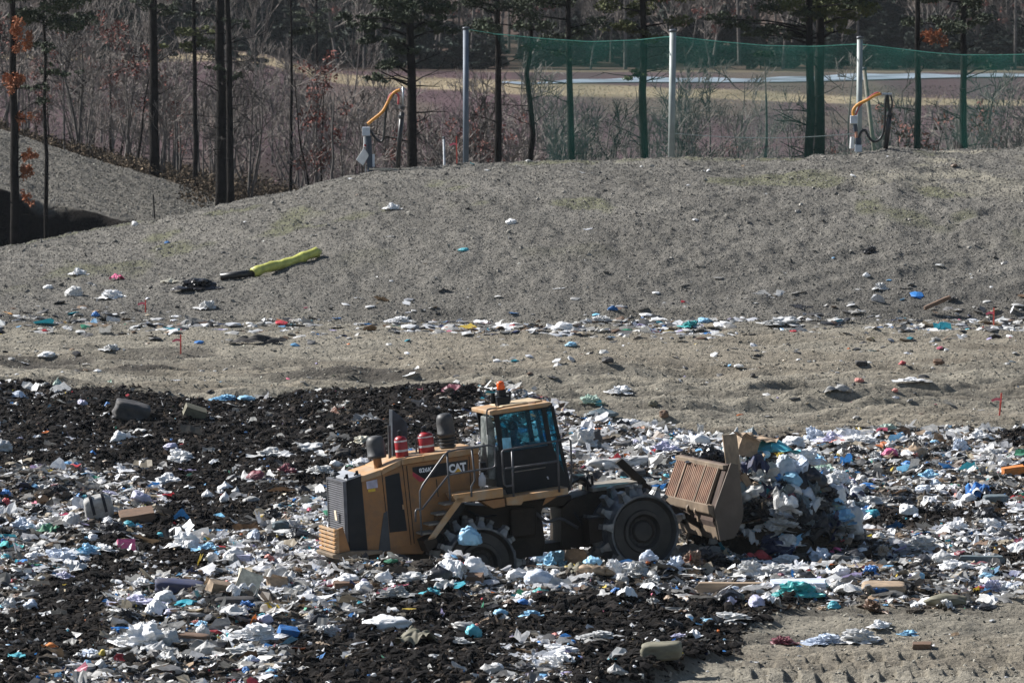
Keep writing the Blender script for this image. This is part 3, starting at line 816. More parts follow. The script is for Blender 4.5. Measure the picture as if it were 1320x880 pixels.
# centre frame: dark plates below the catwalk and cab
MB().prism(poly([(560, 690), (596, 650), (630, 652), (652, 650), (704, 643), (698, 660), (703, 700), (700, 716), (640, 722), (560, 716)], -.55), -.55, .55).build('centre_frame', DRK, comp, bevel=.02)
MB().prism(poly([(690, 645), (738, 638), (738, 650), (692, 656)], -.5), -.4, .4).build('upper_hitch', DRK, comp, bevel=.02)
MB().prism(poly([(690, 702), (738, 697), (738, 708), (692, 713)], -.5), -.4, .4).build('lower_hitch', DRK, comp, bevel=.02)
MB().prism(poly([(655, 655), (690, 652), (690, 690), (657, 694)], -.6), -.75, -.55).build('fuel_tank', DRK, comp, bevel=.05)
MB().tube(curve_pts([M3(690, 660, -.6), M3(705, 672, -.55), M3(722, 668, -.6), M3(745, 680, -.55)]), .035, 8).build('steering_cylinder', RAIL, comp, smooth=True)
for k_, (q0, q1) in enumerate((((600, 656), (640, 664)), ((610, 662), (652, 684)), ((740, 660), (770, 690)))): MB().tube(curve_pts([M3(*q0, -.62), M3((q0[0] + q1[0]) / 2, (q0[1] + q1[1]) / 2 + 5, -.66), M3(*q1, -.6)]), .025, 6).build('hose', BLK, comp, smooth=True)
MB().prism(poly([(560, 660), (598, 648), (600, 652), (566, 706), (556, 706)], HY), HY, -.57).build('wheel_arch', BLK, comp)
# front frame with deck, hoses, lift arms
MB().prism(poly([(724, 655), (738, 642), (764, 634), (820, 625), (842, 634), (860, 650), (872, 668), (870, 700), (724, 706)], -.50), -.50, .50).build('front_frame', DRK, comp, bevel=.02)
MB().prism(poly([(764, 629), (822, 620), (822, 625.5), (764, 634)], -.56), -.56, .62).build('front_deck', DGR, comp, bevel=.01)
MB().prism(poly([(793, 596), (801, 590), (833, 620), (826, 628)], -.3), -.38, -.22).build('tilt_cylinder', DRK, comp, bevel=.02)
MB().prism(poly([(815, 634), (830, 620), (866, 652), (860, 664)], -.35), -.45, -.25).build('lift_arm', DRK, comp, bevel=.02)
MB().prism(poly([(815, 634), (830, 620), (866, 652), (860, 664)], -.35), .45, .65).build('lift_arm', DRK, comp, bevel=.02)
for k in range(5):
    MB().tube(curve_pts([M3(730, 628 + k * 2, -.3 + k * .1), M3(742, 620 - k, -.3 + k * .1), M3(752, 616 + k * 2, -.3 + k * .1), M3(762, 626 + k, -.3 + k * .1)]), .028, 6).build('hydraulic_hose', BLK, comp, smooth=True)
for a_, b_ in ((M3(758, 634, -.2), M3(757, 614, -.2)), (M3(764, 632, .1), M3(763, 612, .1))): MB().tube([a_, b_], .03, 6).build('hose_guide', BLK, comp)
MB().box((M3(742, 616, 0).x, -.2, M3(742, 616, 0).z - .1), (M3(752, 616, 0).x, .3, M3(752, 616, 0).z + .08)).build('valve_box', DGR, comp, bevel=.01)

# cab
KY = -.78
cabp = [(646.5, 583), (712, 573), (733.5, 622), (733.5, 628), (655, 640), (651, 630)]
cab = MB().prism(poly(cabp, KY), KY, .78).build('cab', BLK, comp, bevel=.015)
# posts
def post(a, b, w, y, par):
    A, B = M3(*a, y), M3(*b, y)
    return MB().add([A + Vector((-w, -.03, 0)), A + Vector((w, -.03, 0)), A + Vector((w, .03, 0)), A + Vector((-w, .03, 0)),
                     B + Vector((-w, -.03, 0)), B + Vector((w, -.03, 0)), B + Vector((w, .03, 0)), B + Vector((-w, .03, 0))],
                    [(0, 3, 2, 1), (4, 5, 6, 7), (0, 1, 5, 4), (1, 2, 6, 5), (2, 3, 7, 6), (3, 0, 4, 7)]).build('cab_post', BLK, par, bevel=.008)
for y in (KY + .03, .75):
    sh = 0
    for a, b, w in (((647, 584), (639.5, 533), .055), ((709, 575), (700, 524), .05), ((733, 625), (711.5, 523), .035)):
        if y > 0:
            A, B = M3(*a, KY + .03), M3(*b, KY + .03); A.y = y; B.y = y
            MB().add([A + Vector((-w, -.03, 0)), A + Vector((w, -.03, 0)), A + Vector((w, .03, 0)), A + Vector((-w, .03, 0)), B + Vector((-w, -.03, 0)), B + Vector((w, -.03, 0)), B + Vector((w, .03, 0)), B + Vector((-w, .03, 0))],
                     [(0, 3, 2, 1), (4, 5, 6, 7), (0, 1, 5, 4), (1, 2, 6, 5), (2, 3, 7, 6), (3, 0, 4, 7)]).build('cab_post', BLK, cab)
        else: post(a, b, w, y, cab)
side('window_header', [(637, 529), (712, 519), (712, 525), (638, 535)], BLK, KY, .01, cab)
MB().prism(poly([(637, 529), (712, 519), (712, 525), (638, 535)], KY), .74, .78).build('window_header', BLK, cab)
# glass
gm, gnt, gb = new_mat('tinted_glass')
tr = gnt.nodes.new('ShaderNodeBsdfTransparent'); tr.inputs['Color'].default_value = (.36, .70, .80, 1)
gl = gnt.nodes.new('ShaderNodeBsdfPrincipled'); gl.inputs['Base Color'].default_value = (.03, .13, .19, 1); gl.inputs['Roughness'].default_value = .06
mxs = gnt.nodes.new('ShaderNodeMixShader'); mxs.inputs[0].default_value = .22
gnt.links.new(tr.outputs[0], mxs.inputs[1]); gnt.links.new(gl.outputs[0], mxs.inputs[2])
gnt.links.new(mxs.outputs[0], gnt.nodes['Material Output'].inputs['Surface']); gnt.nodes.remove(gb)
cm, cnt, cb = new_mat('clear_glass')
tr = cnt.nodes.new('ShaderNodeBsdfTransparent'); tr.inputs['Color'].default_value = (.75, .86, .86, 1)
gl = cnt.nodes.new('ShaderNodeBsdfPrincipled'); gl.inputs['Base Color'].default_value = (.12, .16, .17, 1); gl.inputs['Roughness'].default_value = .08
mxs = cnt.nodes.new('ShaderNodeMixShader'); mxs.inputs[0].default_value = .25
cnt.links.new(tr.outputs[0], mxs.inputs[1]); cnt.links.new(gl.outputs[0], mxs.inputs[2])
cnt.links.new(mxs.outputs[0], cnt.nodes['Material Output'].inputs['Surface']); cnt.nodes.remove(cb)
gq = [(642.5, 534.5), (698, 527), (707, 573), (648, 583)]
MB().prism(poly(gq, KY), KY + .012, KY + .018).build('side_window', gm, cab)
P_ = [(a, .76) for a in poly([(654, 541), (692, 535), (699, 571), (659, 578)], KY)]
MB().prism(poly([(642.5, 533), (700, 525), (709, 573), (648, 583)], KY), .765, .771).build('side_window', cm, cab)
MB().prism(poly([(703.5, 529), (709.5, 527), (728, 600), (722, 602)], KY), KY + .012, KY + .018).build('quarter_window', gm, cab)
MB().prism(poly([(708, 526), (711.5, 525), (732, 618), (729, 619)], KY), KY + .05, .72).build('windscreen', gm, cab)
side('window_sticker', [(647, 564.5), (658, 563.5), (659.5, 578), (648.5, 580)], mat('label_pale_blue', (.22, .50, .64), .6), KY, .008, cab)
side('window_sticker', [(684, 532.5), (689.5, 534.5), (690.5, 537.5), (684.5, 535.5)], mat('label_grey', (.3, .33, .25), .6), KY, .008, cab)
side('door_trim', [(663, 607.5), (703, 601.5), (703, 602.5), (663, 608.7)], DGR, KY, .02, cab)
side('door_handle', [(704.5, 614), (706, 613.5), (707.5, 617), (706, 617.3)], WHT, KY, .03, cab)
# pale rear quarter glass behind the cab and the fender block
o = MB()
for y in (-.66,):
    o.prism(poly([(628.5, 538), (632, 537), (637, 548), (639, 580), (640, 618), (630, 617), (628.5, 590)], y), y, -.05)
o.build('rear_wall', mat('grey_dusty_panel', (.09, .11, .11), .3, var=.45, scale=5, dirt=(.38, .38, .36), dscale=5, damt=.6), cab, bevel=.01)
MB().prism(poly([(641, 580), (648, 579), (654, 632), (640, 628)], KY), KY, .7).build('cab_rear_skirt', BLK, cab)
MB().box((ML(622, 600, -.7)[0], -.72, ML(622, 612, -.7)[1]), (ML(627, 600, -.7)[0], -.5, ML(622, 596, -.7)[1])).build('filter_can', BLK, comp)
# wall behind the driver with seat; open far window
MB().box((ML(650, 600, -.2)[0], -.3, ML(650, 612, -.2)[1]), (ML(668, 600, -.2)[0], .3, ML(650, 590, -.2)[1])).box((ML(651, 590, 0)[0], -.26, ML(651, 592, 0)[1]), (ML(656, 590, 0)[0], .26, ML(651, 550, 0)[1])).build('seat', BLK, cab, bevel=.03)
sw = M3(684, 575, 0)
MB().tube([sw + Vector((.25, 0, -.35)), sw], .03, 8).tube([sw + Vector((math.cos(a) * .12 * -1, math.sin(a) * .19, math.cos(a) * .10)) for a in np.linspace(0, 2 * PI, 17)], .016, 6).build('steering_wheel', BLK, cab)
# roof
ry = -1.0
rf = MB().prism(poly([(630.7, 529.5), (710.5, 517.5), (711.5, 520.5), (706, 524), (632, 535.5)], ry), ry, .62)
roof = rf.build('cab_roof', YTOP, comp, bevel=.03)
MB().prism(poly([(646, 525.3), (700, 517.2), (698, 515.2), (648, 523)], -.7), -.7, .35).build('roof_hatch', mat('tan_dusty', (.42, .32, .2), .7, var=.25, scale=5), roof, bevel=.02)
for (p0, p1, yy) in (((640, 527), (690, 519), -.8), ((650, 525), (704, 516), -.3)):
    MB().tube(curve_pts([M3(*p0, yy), M3((p0[0] + p1[0]) / 2, (p0[1] + p1[1]) / 2 - 1.5, yy + .25), M3(*p1, yy)]), .025, 6).build('roof_cable', mat('brown_cable', (.16, .08, .04), .7), roof)
MB().tube(curve_pts([M3(628.5, 560, ry), M3(627.5, 532, ry), M3(631, 527, ry), M3(640, 526, ry + .1)]), .018, 6).build('roof_pipe', RAIL, roof)
bb = M3(648, 519, -.3)
MB().box(bb + Vector((-.14, -.14, -.05)), bb + Vector((.12, .14, .14))).box(bb + Vector((-.08, -.1, .14)), bb + Vector((.08, .1, .27))).tube([bb + Vector((.12, -.1, .0)), bb + Vector((.16, -.1, .22))], .03, 6).tube([bb + Vector((-.19, .1, .0)), bb + Vector((-.16, .1, .22))], .05, 6).build('beacon_base', BLK, roof, bevel=.015)
bl = MB().lathe([(.07, .27), (.085, .28), (.08, .42), (.06, .445), (.01, .45)], tuple(bb), n=20).build('beacon', ORG, roof, smooth=True)

# wheels
def make_wheel(x, z, side_, proto=None, yaw=0):
    """drum about the y axis; outer face at y = side_*1.6"""
    R_, W_ = .755, 1.15
    root = empty('wheel'); root.parent = comp
    if proto is None:
        dr_ = MB().lathe([(.02, .16), (.30, .16), (.34, .13), (.36, .05), (.42, .05), (.44, .10), (.64, .115), (.70, .02), (.715, 0), (R_, 0), (R_, .04), (R_ - .01, .06),
                         (R_ - .01, W_ - .05), (R_, W_ - .04), (R_, W_), (.5, W_), (.5, W_ - .1), (.02, W_ - .1)], axis='y', n=48)
        d = dr_.build('drum', STL, root, smooth=False)
        MB().lathe([(.01, .158), (.26, .155), (.30, .14), (.36, .045), (.43, .045), (.45, .095), (.64, .11), (.70, .015), (.70, .03), (.64, .125), (.30, .175), (.01, .175)], axis='y', n=48).build('rim', RIM, root)
        hb = MB().lathe([(.01, .07), (.19, .08), (.22, .11), (.24, .15)], axis='y', n=24)
        for k in range(12): a = k * PI / 6; hb.lathe([(.02, .10), (.02, .14)], (math.cos(a) * .27, 0, math.sin(a) * .27), 'y', 6)
        hb.build('hub', RIM, root)
        c0 = None; rows = (.13, .42, .73, 1.02)
        cl = MB()
        # splayed chopper tip: two legs meeting in a blunt edge
        for s_ in (-1, 1):
            cl.add([(-.10, -.17 * s_, -.02), (.10, -.17 * s_, -.02), (.055, -.03 * s_, -.02), (-.055, -.03 * s_, -.02),
                    (-.045, -.10 * s_, .15), (.045, -.10 * s_, .15), (.03, .0, .15), (-.03, .0, .15)],
                   [(0, 1, 2, 3), (4, 7, 6, 5), (0, 4, 5, 1), (1, 5, 6, 2), (2, 6, 7, 3), (3, 7, 4, 0)])
        cl.box((-.055, -.12, .13), (.055, .12, .20))
        for ri, yy in enumerate(rows):
            for k in range(7):
                a = 2 * PI * (k + (ri % 2) * .5 + ri * .10) / 7 + .2
                if c0 is None: c0 = cl.build('cleat', TIP, root, bevel=.008); c = c0
                else: c = c0.copy(); COL.objects.link(c); c.parent = root
                c.matrix_local = Matrix.Translation((math.cos(a) * R_, yy, math.sin(a) * R_)) @ Matrix.Rotation(PI / 2 - a, 4, 'Y')
    else:
        for ch in proto.children:
            c = ch.copy(); COL.objects.link(c); c.parent = root; c.matrix_local = ch.matrix_local
    root.location = (x, YN if side_ < 0 else -YN, z)
    root.rotation_euler = (0, 0, (PI if side_ > 0 else 0) + yaw)
    return root
bpy.context.view_layer.update()
fx, fz = ML(832, 685, YN); bx, bz = ML(621, 727, YN)
FY = math.radians(9)
w1 = make_wheel(fx, fz, -1, None, FY)
bpy.context.view_layer.update()
w2 = make_wheel(bx, bz, -1, w1); w2.rotation_euler = (0, .3, .08)
make_wheel(fx, fz, 1, w1, FY); make_wheel(bx, bz, 1, w1)
MB().tube([(fx, -1.45, fz), (fx, 1.45, fz)], .24, 12).build('front_axle', DRK, comp)
MB().tube([(bx, -1.45, bz), (bx, 1.45, bz)], .24, 12).build('rear_axle', DRK, comp)
MB().prism(poly([(755, 668), (790, 664), (798, 690), (758, 700)], -1.0), -1.2, -.5).build('wheel_scraper', DRK, comp, bevel=.01)

# blade
BY = -1.93
blade = empty('blade'); blade.parent = comp
pr = [ML(920.5, 657.5, BY), ML(938.5, 598.5, BY), ML(943, 598.5, BY), ML(926.5, 657, BY), ML(924, 671, BY), ML(932, 690, BY), ML(929, 693, BY), ML(919, 672, BY)]
MB().prism(pr, BY + .03, -BY - .03).build('mouldboard', mat('dark_rust', (.055,.032,.022), .85, var=.4, scale=3), blade, bevel=.008)
MB().prism([ML(912, 650, BY), ML(921.5, 652.5, BY), ML(922.5, 669, BY), ML(914, 662, BY)], BY + .02, -BY - .02).build('lower_beam', BST, blade, bevel=.02)
MB().prism([ML(921, 672, BY), ML(924, 672, BY), ML(932, 691, BY), ML(926, 696, BY)], BY + .02, -BY - .02).build('cutting_edge', BST, blade, bevel=.008)
# trash guard bars on the rear of the screen
b0, b1 = ML(919.5, 653.5, BY), ML(937, 602, BY)
tg = MB(); nb = 25
for k in range(nb):
    y = BY + .42 + (3.86 - .52) * k / nb
    x0, z0 = b0; x1, z1 = b1; t_ = .05
    tg.add([(x0 - t_, y, z0), (x0, y, z0), (x0, y + .075, z0), (x0 - t_, y + .075, z0), (x1 - t_, y, z1), (x1, y, z1), (x1, y + .075, z1), (x1 - t_, y + .075, z1)],
           [(0, 3, 2, 1), (4, 5, 6, 7), (0, 1, 5, 4), (1, 2, 6, 5), (2, 3, 7, 6), (3, 0, 4, 7)])
tg.build('trash_guard', RST, blade)
q = MB()
for f_ in (0, 1):
    x0, z0 = b0 if not f_ else b1
    q.box((x0 - .07, BY + .05, z0 - .045), (x0 + .02, -BY - .05, z0 + .045))
x0, z0 = b0; x1, z1 = b1
for y in (BY + .36, -.6, .9):
    q.add([(x0 - .075, y, z0), (x0, y, z0), (x0, y + .05, z0), (x0 - .075, y + .05, z0), (x1 - .075, y, z1), (x1, y, z1), (x1, y + .05, z1), (x1 - .075, y + .05, z1)],
          [(0, 3, 2, 1), (4, 5, 6, 7), (0, 1, 5, 4), (1, 2, 6, 5), (2, 3, 7, 6), (3, 0, 4, 7)])
q.build('guard_frame', BST, blade, bevel=.008)
sp = [(920, 657.5), (941.5, 596.6), (951, 598.5), (958, 657.5), (956, 672), (946.6, 693), (928, 697)]
MB().prism(poly(sp, BY), BY - .035, BY + .03).build('side_plate', BSD, blade, bevel=.008)
MB().prism([ML(a, b, BY) for a, b in sp], -BY - .03, -BY + .035).build('side_plate', BSD, blade, bevel=.008)
for px, py in ((884, 656), (894, 659)):
    A = M3(px, py, -.35 if px < 890 else -.85)
    MB().lathe([(.05, -.05), (.11, -.05), (.11, .05), (.05, .05)], tuple(A + Vector((.12, 0, 0))), 'y', 16).prism([(A.x + .06, A.z - .22), (A.x + .22, A.z - .22), (A.x + .22, A.z), (A.x + .06, A.z)], A.y - .05, A.y + .05).build('pin_lug', BST, blade, bevel=.006)
for y0_, y1_ in ((-.72, -.5), (.5, .72)): MB().prism(poly([(858, 655), (866, 650), (918, 680), (914, 688)], -.6), y0_, y1_).build('push_arm', DRK, blade, bevel=.01)
bpy.context.view_layer.update()
def mw(px, py, y): return MO @ M3(px, py, y)

# white bottle left on the catwalk
a = mw(621.5, 622, -1.0)
bt = MB().lathe([(.06, 0), (.075, .02), (.075, .17), (.05, .22), (.025, .25), (.025, .28), (.01, .285)], (0, 0, 0), n=16).build('plastic_jug', WHT, None, smooth=True)
bt.location = a + Vector((0, 0, -.07)); tag(bt, 'small translucent white jug standing on the catwalk behind the cab', 'jug')

# driver
def skin_body(name, verts, edges, radii, m, parent=None, sub=2):
    me = bpy.data.meshes.new(name); me.from_pydata(verts, edges, []); o = link(name, me, m, parent)
    sk = o.modifiers.new('skin', 'SKIN')
    for i, r in enumerate(radii):
        me.skin_vertices[0].data[i].radius = (r, r) if not isinstance(r, tuple) else r
    me.skin_vertices[0].data[0].use_root = True
    s_ = o.modifiers.new('sub', 'SUBSURF'); s_.levels = sub; s_.render_levels = sub
    return o
pv = [(0, 0, 0), (0, 0, .18), (.01, 0, .36), (.03, 0, .50), (.05, 0, .58), (.075, 0, .67), (.085, 0, .76),
      (.03, -.19, .45), (.14, -.24, .23), (.36, -.13, .25), (.44, -.12, .27), (.03, .19, .45), (.14, .24, .23), (.36, .13, .25), (.44, .12, .27),
      (.18, -.10, .02), (.46, -.12, .05), (.50, -.12, -.36), (.18, .10, .02), (.46, .12, .05), (.50, .12, -.36), (.58, -.12, -.42), (.58, .12, -.42)]
pe = [(0, 1), (1, 2), (2, 3), (3, 4), (4, 5), (5, 6), (3, 7), (7, 8), (8, 9), (9, 10), (3, 11), (11, 12), (12, 13), (13, 14), (0, 15), (15, 16), (16, 17), (0, 18), (18, 19), (19, 20), (17, 21), (20, 22)]
prd = [(.16, .13), (.15, .12), (.17, .12), (.12, .10), .055, .095, .085, .075, .06, .045, .045, .075, .06, .045, .045, .09, .07, .055, .09, .07, .055, .05, .05]
pers = skin_body('person', pv, pe, prd, mat('driver_clothes', (.16, .24, .32), .8, var=.3, scale=8))
pers.matrix_world = MO @ Matrix.Translation(M3(663, 597, 0))
tag(pers, 'driver in a dark jacket seated at the wheel behind the tinted cab window', 'person')
hair = MB().lathe([(.01, .125), (.05, .115), (.09, .07), (.105, 0), (.095, -.06), (.01, -.06)], (0, 0, 0), n=16).build('hair', mat('dark_hair', (.02, .015, .012), .7), pers, smooth=True)
hair.location = (.06, 0, .755)
# ================================================================== single pieces of rubbish
CACHE = {}
def film(name, col, rough=.42, var=.14):
    dk = max(col) < .12
    return mat('film_' + name, col, rough if not dk else .3, var=var, scale=5, bump=.012, bscale=12, spec=.45, dirt=(.22, .19, .16) if not dk else (.05, .042, .035), dscale=5, damt=.42)
COLS = dict(white=(.84, .84, .84), cream=(.66, .62, .50), grey=(.36, .36, .35), lgrey=(.56, .56, .55), black=(.014, .014, .016), navy=(.025, .035, .09), dark=(.045, .045, .048),
            blue=(.03, .20, .55), sky=(.28, .55, .76), teal=(.03, .36, .36), aqua=(.08, .46, .55), lilac=(.55, .54, .70), pink=(.78, .14, .30), red=(.50, .04, .05), maroon=(.18, .03, .05),
            green=(.08, .26, .15), yellow=(.68, .52, .06), orange=(.68, .22, .04), tan=(.36, .26, .17), brown=(.15, .085, .05), olive=(.17, .16, .11), card=(.33, .24, .16),
            palegreen=(.42, .55, .46), paleblue=(.60, .67, .78), slate=(.10, .14, .16), salmon=(.62, .22, .18))
def shape_mesh(kind, seed, m, colname):
    key = (kind, seed, colname)
    if key in CACHE: return CACHE[key]
    if kind == 'bag':
        V, F = crumple(4, seed, .42, 1.35, 1); me = np_mesh('bag', V, F, smooth=True)
    elif kind == 'knot':
        V, F = crumple(4, seed, .34, 1.2, 1, True); me = np_mesh('bag', V, F, smooth=True)
    elif kind == 'heap':          # loose film, many folds
        V, F = crumple(4, seed, .80, 1.7, 1)
        q = V * np.array([1.3, 1.3, 3.2]) * 2.6 + seed * 4.4; V[:, :2] *= (1 + .34 * (np.abs(n3(q, 12) - .5) * -2 + .5))[:, None]
        S_, SF = sheet(15, seed + 3, .45, .30); S_ = S_ * np.array([1.12, 1.12, 1.1]); S_[:, 2] += .03
        F = np.concatenate([F, SF + len(V)]); V = np.concatenate([V, S_]); me = np_mesh('film', V, F, smooth=False)
    elif kind == 'cloth':
        V, F = sheet(26, seed, .8, .16)
        V[:, 2] += .35 * np.clip(1 - (np.abs(V[:, 0]) * 2) ** 2, 0, 1) * np.clip(1 - (np.abs(V[:, 1]) * 2) ** 2, 0, 1)
        V[:, 2] /= V[:, 2].max()
        F = np.concatenate([F]); me = np_mesh('cloth', V, F, smooth=True)
    elif kind in ('slab', 'rock', 'case'):
        V, F = ICO[4]; q = {'slab': 7, 'rock': 2.6, 'case': 5}[kind]
        r = (np.abs(V) ** q).sum(1) ** (-1 / q); V = V * r[:, None]
        o = seed * 3.1
        V = V * (1 + (n3(V * 1.8 + o, 7) - .5)[:, None] * {'slab': .16, 'rock': .5, 'case': .12}[kind]) + (n3(V * 6 + o, 8) - .5)[:, None] * .05
        V -= (V.max(0) + V.min(0)) / 2; V /= (V.max(0) - V.min(0))[None]; V[:, 2] += .5
        me = np_mesh(kind, V, F, smooth=True)
    elif kind in ('box', 'board'):
        b = bmesh.new(); bmesh.ops.create_cube(b, size=1)
        bmesh.ops.subdivide_edges(b, edges=b.edges, cuts=5, use_grid_fill=True)
        for v in b.verts:
            n_ = n3(np.array([v.co[:]]) * 2.2 + seed * 2.7, 9)[0] - .5; k = n3(np.array([v.co[:]]) * 2.2 + seed * 5.1 + 9, 10)[0] - .5
            v.co.x += n_ * .10; v.co.y += k * .10; v.co.z += .5 + (n_ + k) * .05
        if kind == 'box':
            # open top with four flaps
            top = [f for f in b.faces if all(abs(v.co.z - 1) < .12 for v in f.verts) and f.normal.z > .8]
            bmesh.ops.delete(b, geom=top, context='FACES_ONLY')
            for sx, sy in ((1, 0), (-1, 0), (0, 1), (0, -1)):
                if sx: q = [(.5 * sx, -.48, 1), (.5 * sx, .48, 1), (.85 * sx, .42, 1.18), (.85 * sx, -.42, 1.12)]
                else: q = [(-.48, .5 * sy, 1), (.48, .5 * sy, 1), (.42, .82 * sy, .86), (-.42, .82 * sy, 1.2)]
                b.faces.new([b.verts.new(p) for p in q])
        me = bpy.data.meshes.new(kind); b.to_mesh(me); b.free()
    elif kind == 'roll':
        mb = MB(); pts = []
        for i in range(13):
            t = i / 12 - .5; pts.append((t, .04 * math.sin(i * 1.3 + seed), .5 + .05 * math.sin(i * 2.1 + seed)))
        mb.tube(pts, [.46 * (1 + .18 * math.sin(i * 2.7 + seed)) * (1 if 0 < i < 12 else .75) for i in range(13)], 14)
        me = bpy.data.meshes.new('roll'); me.from_pydata(mb.v, [], mb.f); me.polygons.foreach_set('use_smooth', [True] * len(me.polygons))
        # tube is drawn round in a unit box: its y, z radius .46
    me.materials.append(m); CACHE[key] = me
    return me
PICNAME = {'bag': 'plastic_bag', 'knot': 'garbage_bag', 'heap': 'plastic_bag_or_film', 'cloth': 'crumpled_sheet', 'slab': 'slab', 'rock': 'rock', 'case': 'cushion', 'box': 'cardboard_box', 'board': 'board', 'roll': 'roll'}
CATS = {'bag': 'bag', 'knot': 'garbage bag', 'heap': 'plastic film', 'cloth': 'sheet', 'slab': 'slab', 'rock': 'clod', 'case': 'cushion', 'box': 'box', 'board': 'board', 'roll': 'roll'}
NITEM = 0
def item(x0, y0, x1, y1, kind, col, label, name=None, cat=None, rot=(0, 0, 0), dep=.8, group=None, seed=None, dz=0, rough=None, pos=None):
    """a piece whose outline fills the pixel box, standing on the ground under its lower edge"""
    global NITEM
    NITEM += 1
    sd_ = seed if seed is not None else NITEM % 9
    P = pos or gp((x0 + x1) / 2, y1 - (y1 - y0) * .12)
    sc = P.y / FPX; w = (x1 - x0) * sc * 1.06; h = (y1 - y0) * sc * .96
    m = film(col, COLS[col]) if kind in ('bag', 'knot', 'heap') else mat('solid_' + col, COLS[col], rough or .75, var=.2, scale=5, bump=.004, bscale=14, dirt=(.14, .115, .09), dscale=3, damt=.5)
    o = link(name or PICNAME[kind], shape_mesh(kind, sd_, m, col))
    dpt = max(w * dep, .06)
    o.scale = (w, dpt, h * (1.0 if kind not in ('slab', 'board', 'box') else 1)); o.location = P + Vector((0, dpt * .3, -.07 * h + dz))
    if kind == 'roll': o.scale = (w, h, h)
    o.rotation_euler = tuple(math.radians(a) for a in rot)
    tag(o, label, cat or CATS[kind], group)
    return o

I = item
# --- foreground, left
I(112, 638, 148, 672, 'case', 'grey', 'grey soft suitcase with black straps lying open among the garbage at left', 'suitcase', 'suitcase', (12, -14, 10), .6)
SU = bpy.context.scene.objects['suitcase']
for xx in (-.22, .20):
    mb_ = MB(); 
    for q in range(14):
        a0, a1 = PI * q / 14 - .2, PI * (q + 1) / 14 - .2
        mb_.add([(xx + s__, -math.cos(a_) * .60, .5 + math.sin(a_) * .64) for a_ in (a0, a1) for s__ in (-.05, .05)], [(0, 1, 3, 2)])
    mb_.build('strap', mat('black_strap', (.012, .013, .02), .7), SU)
I(157, 660, 198, 678, 'board', 'brown', 'flat brown wooden panel tilted on the garbage right of the grey suitcase', 'panel', 'panel', (18, -8, 8), .6)
I(153, 696, 175, 714, 'board', 'pink', 'bright pink plastic panel standing in the garbage', 'panel', 'panel', (-30, 0, 14), .15)
I(196, 686, 218, 696, 'bag', 'aqua', 'turquoise bag beside the large white film heap', dep=.5)
I(222, 687, 255, 711, 'heap', 'white', 'large bright white film heap right of the turquoise bag')
I(255, 700, 285, 712, 'heap', 'sky', 'pale blue film lying just right of the bright white heap')
I(262, 713, 282, 729, 'bag', 'lgrey', 'light grey stuffed bag left of the pale rectangular box')
I(296, 716, 322, 729, 'board', 'lilac', 'pale lilac rectangular carton lying in the garbage behind the machine', 'carton', 'box', (0, 0, 3), .5)
I(300, 735, 331, 768, 'board', 'cream', 'printed cream carton leaning steeply on the garbage', 'carton', 'box', (-14, 24, 24), .12)
I(337, 732, 380, 760, 'cloth', 'lgrey', 'tent shaped sheet of pale paper over a small cardboard box', dep=.5)
I(347, 745, 369, 762, 'box', 'card', 'small open brown cardboard box under the tent shaped pale sheet', dep=.7, rot=(-15, 0, 20))
I(200, 748, 263, 768, 'slab', 'navy', 'long dark navy slab lying in front of the printed carton', rot=(4, 4, -4), dep=.5)
I(266, 750, 296, 767, 'board', 'card', 'bent brown cardboard piece left of the printed carton', 'cardboard', 'cardboard', (20, 12, 30), .5)
I(277, 770, 328, 783, 'slab', 'black', 'black foam slab lying flat below the printed carton', dep=.6, rot=(2, 0, 3))
I(152, 769, 201, 784, 'heap', 'lilac', 'flat lavender tinted bag of film left of centre foreground')
I(150, 803, 207, 839, 'heap', 'white', 'biggest heap of white film in the lower left foreground')
I(200, 812, 232, 836, 'bag', 'lgrey', 'grey white bag touching the right side of the biggest film heap')
I(252, 806, 270, 824, 'knot', 'lgrey', 'translucent tied bag behind the dark brown mattress slab')
I(218, 817, 268, 830, 'slab', 'brown', 'dark brown mattress slab in the lower left foreground', dep=.6, rot=(0, 3, -4))
I(292, 818, 304, 832, 'board', 'aqua', 'small turquoise box in the lower left foreground', 'crate', 'box', (0, 5, 20), .8)
I(298, 806, 352, 832, 'heap', 'white', 'white film heap between the turquoise box and the blue lid')
I(357, 808, 381, 824, 'board', 'blue', 'bright blue plastic lid in the lower left foreground', 'lid', 'lid', (25, 10, 20), .5)
I(412, 799, 431, 808, 'bag', 'blue', 'small blue bag on dark mulch right of the blue lid')
I(290, 832, 345, 848, 'heap', 'lgrey', 'loose grey white film below the turquoise box')
I(127, 838, 137, 848, 'bag', 'yellow', 'small yellow ball of plastic in the lower left corner area', 'plastic_ball')
I(50, 829, 73, 838, 'cloth', 'orange', 'flattened orange plastic scrap at the lower left')
I(12, 843, 34, 852, 'cloth', 'aqua', 'turquoise rag near the lower left corner')
I(48, 676, 74, 693, 'cloth', 'green', 'crumpled dull green plastic near the left edge')
I(0, 631, 14, 644, 'bag', 'blue', 'dark blue bag at the left edge above a red one')
I(0, 645, 13, 656, 'bag', 'red', 'red plastic bag at the left edge')
I(0, 698, 27, 710, 'cloth', 'teal', 'flat teal green sheet at the left edge')
I(0, 714, 16, 726, 'bag', 'aqua', 'turquoise bag at the left edge below the teal sheet')
I(200, 610, 234, 627, 'heap', 'white', 'white film bag on the black mulch above the suitcase')
I(217, 588, 244, 600, 'heap', 'lgrey', 'grey white bag on the black mulch in the upper left')
I(210, 571, 230, 582, 'bag', 'lilac', 'lilac and white bag on the black mulch in the upper left')
I(220, 580, 247, 598, 'heap', 'white', 'crumpled white bag just below the lilac one')
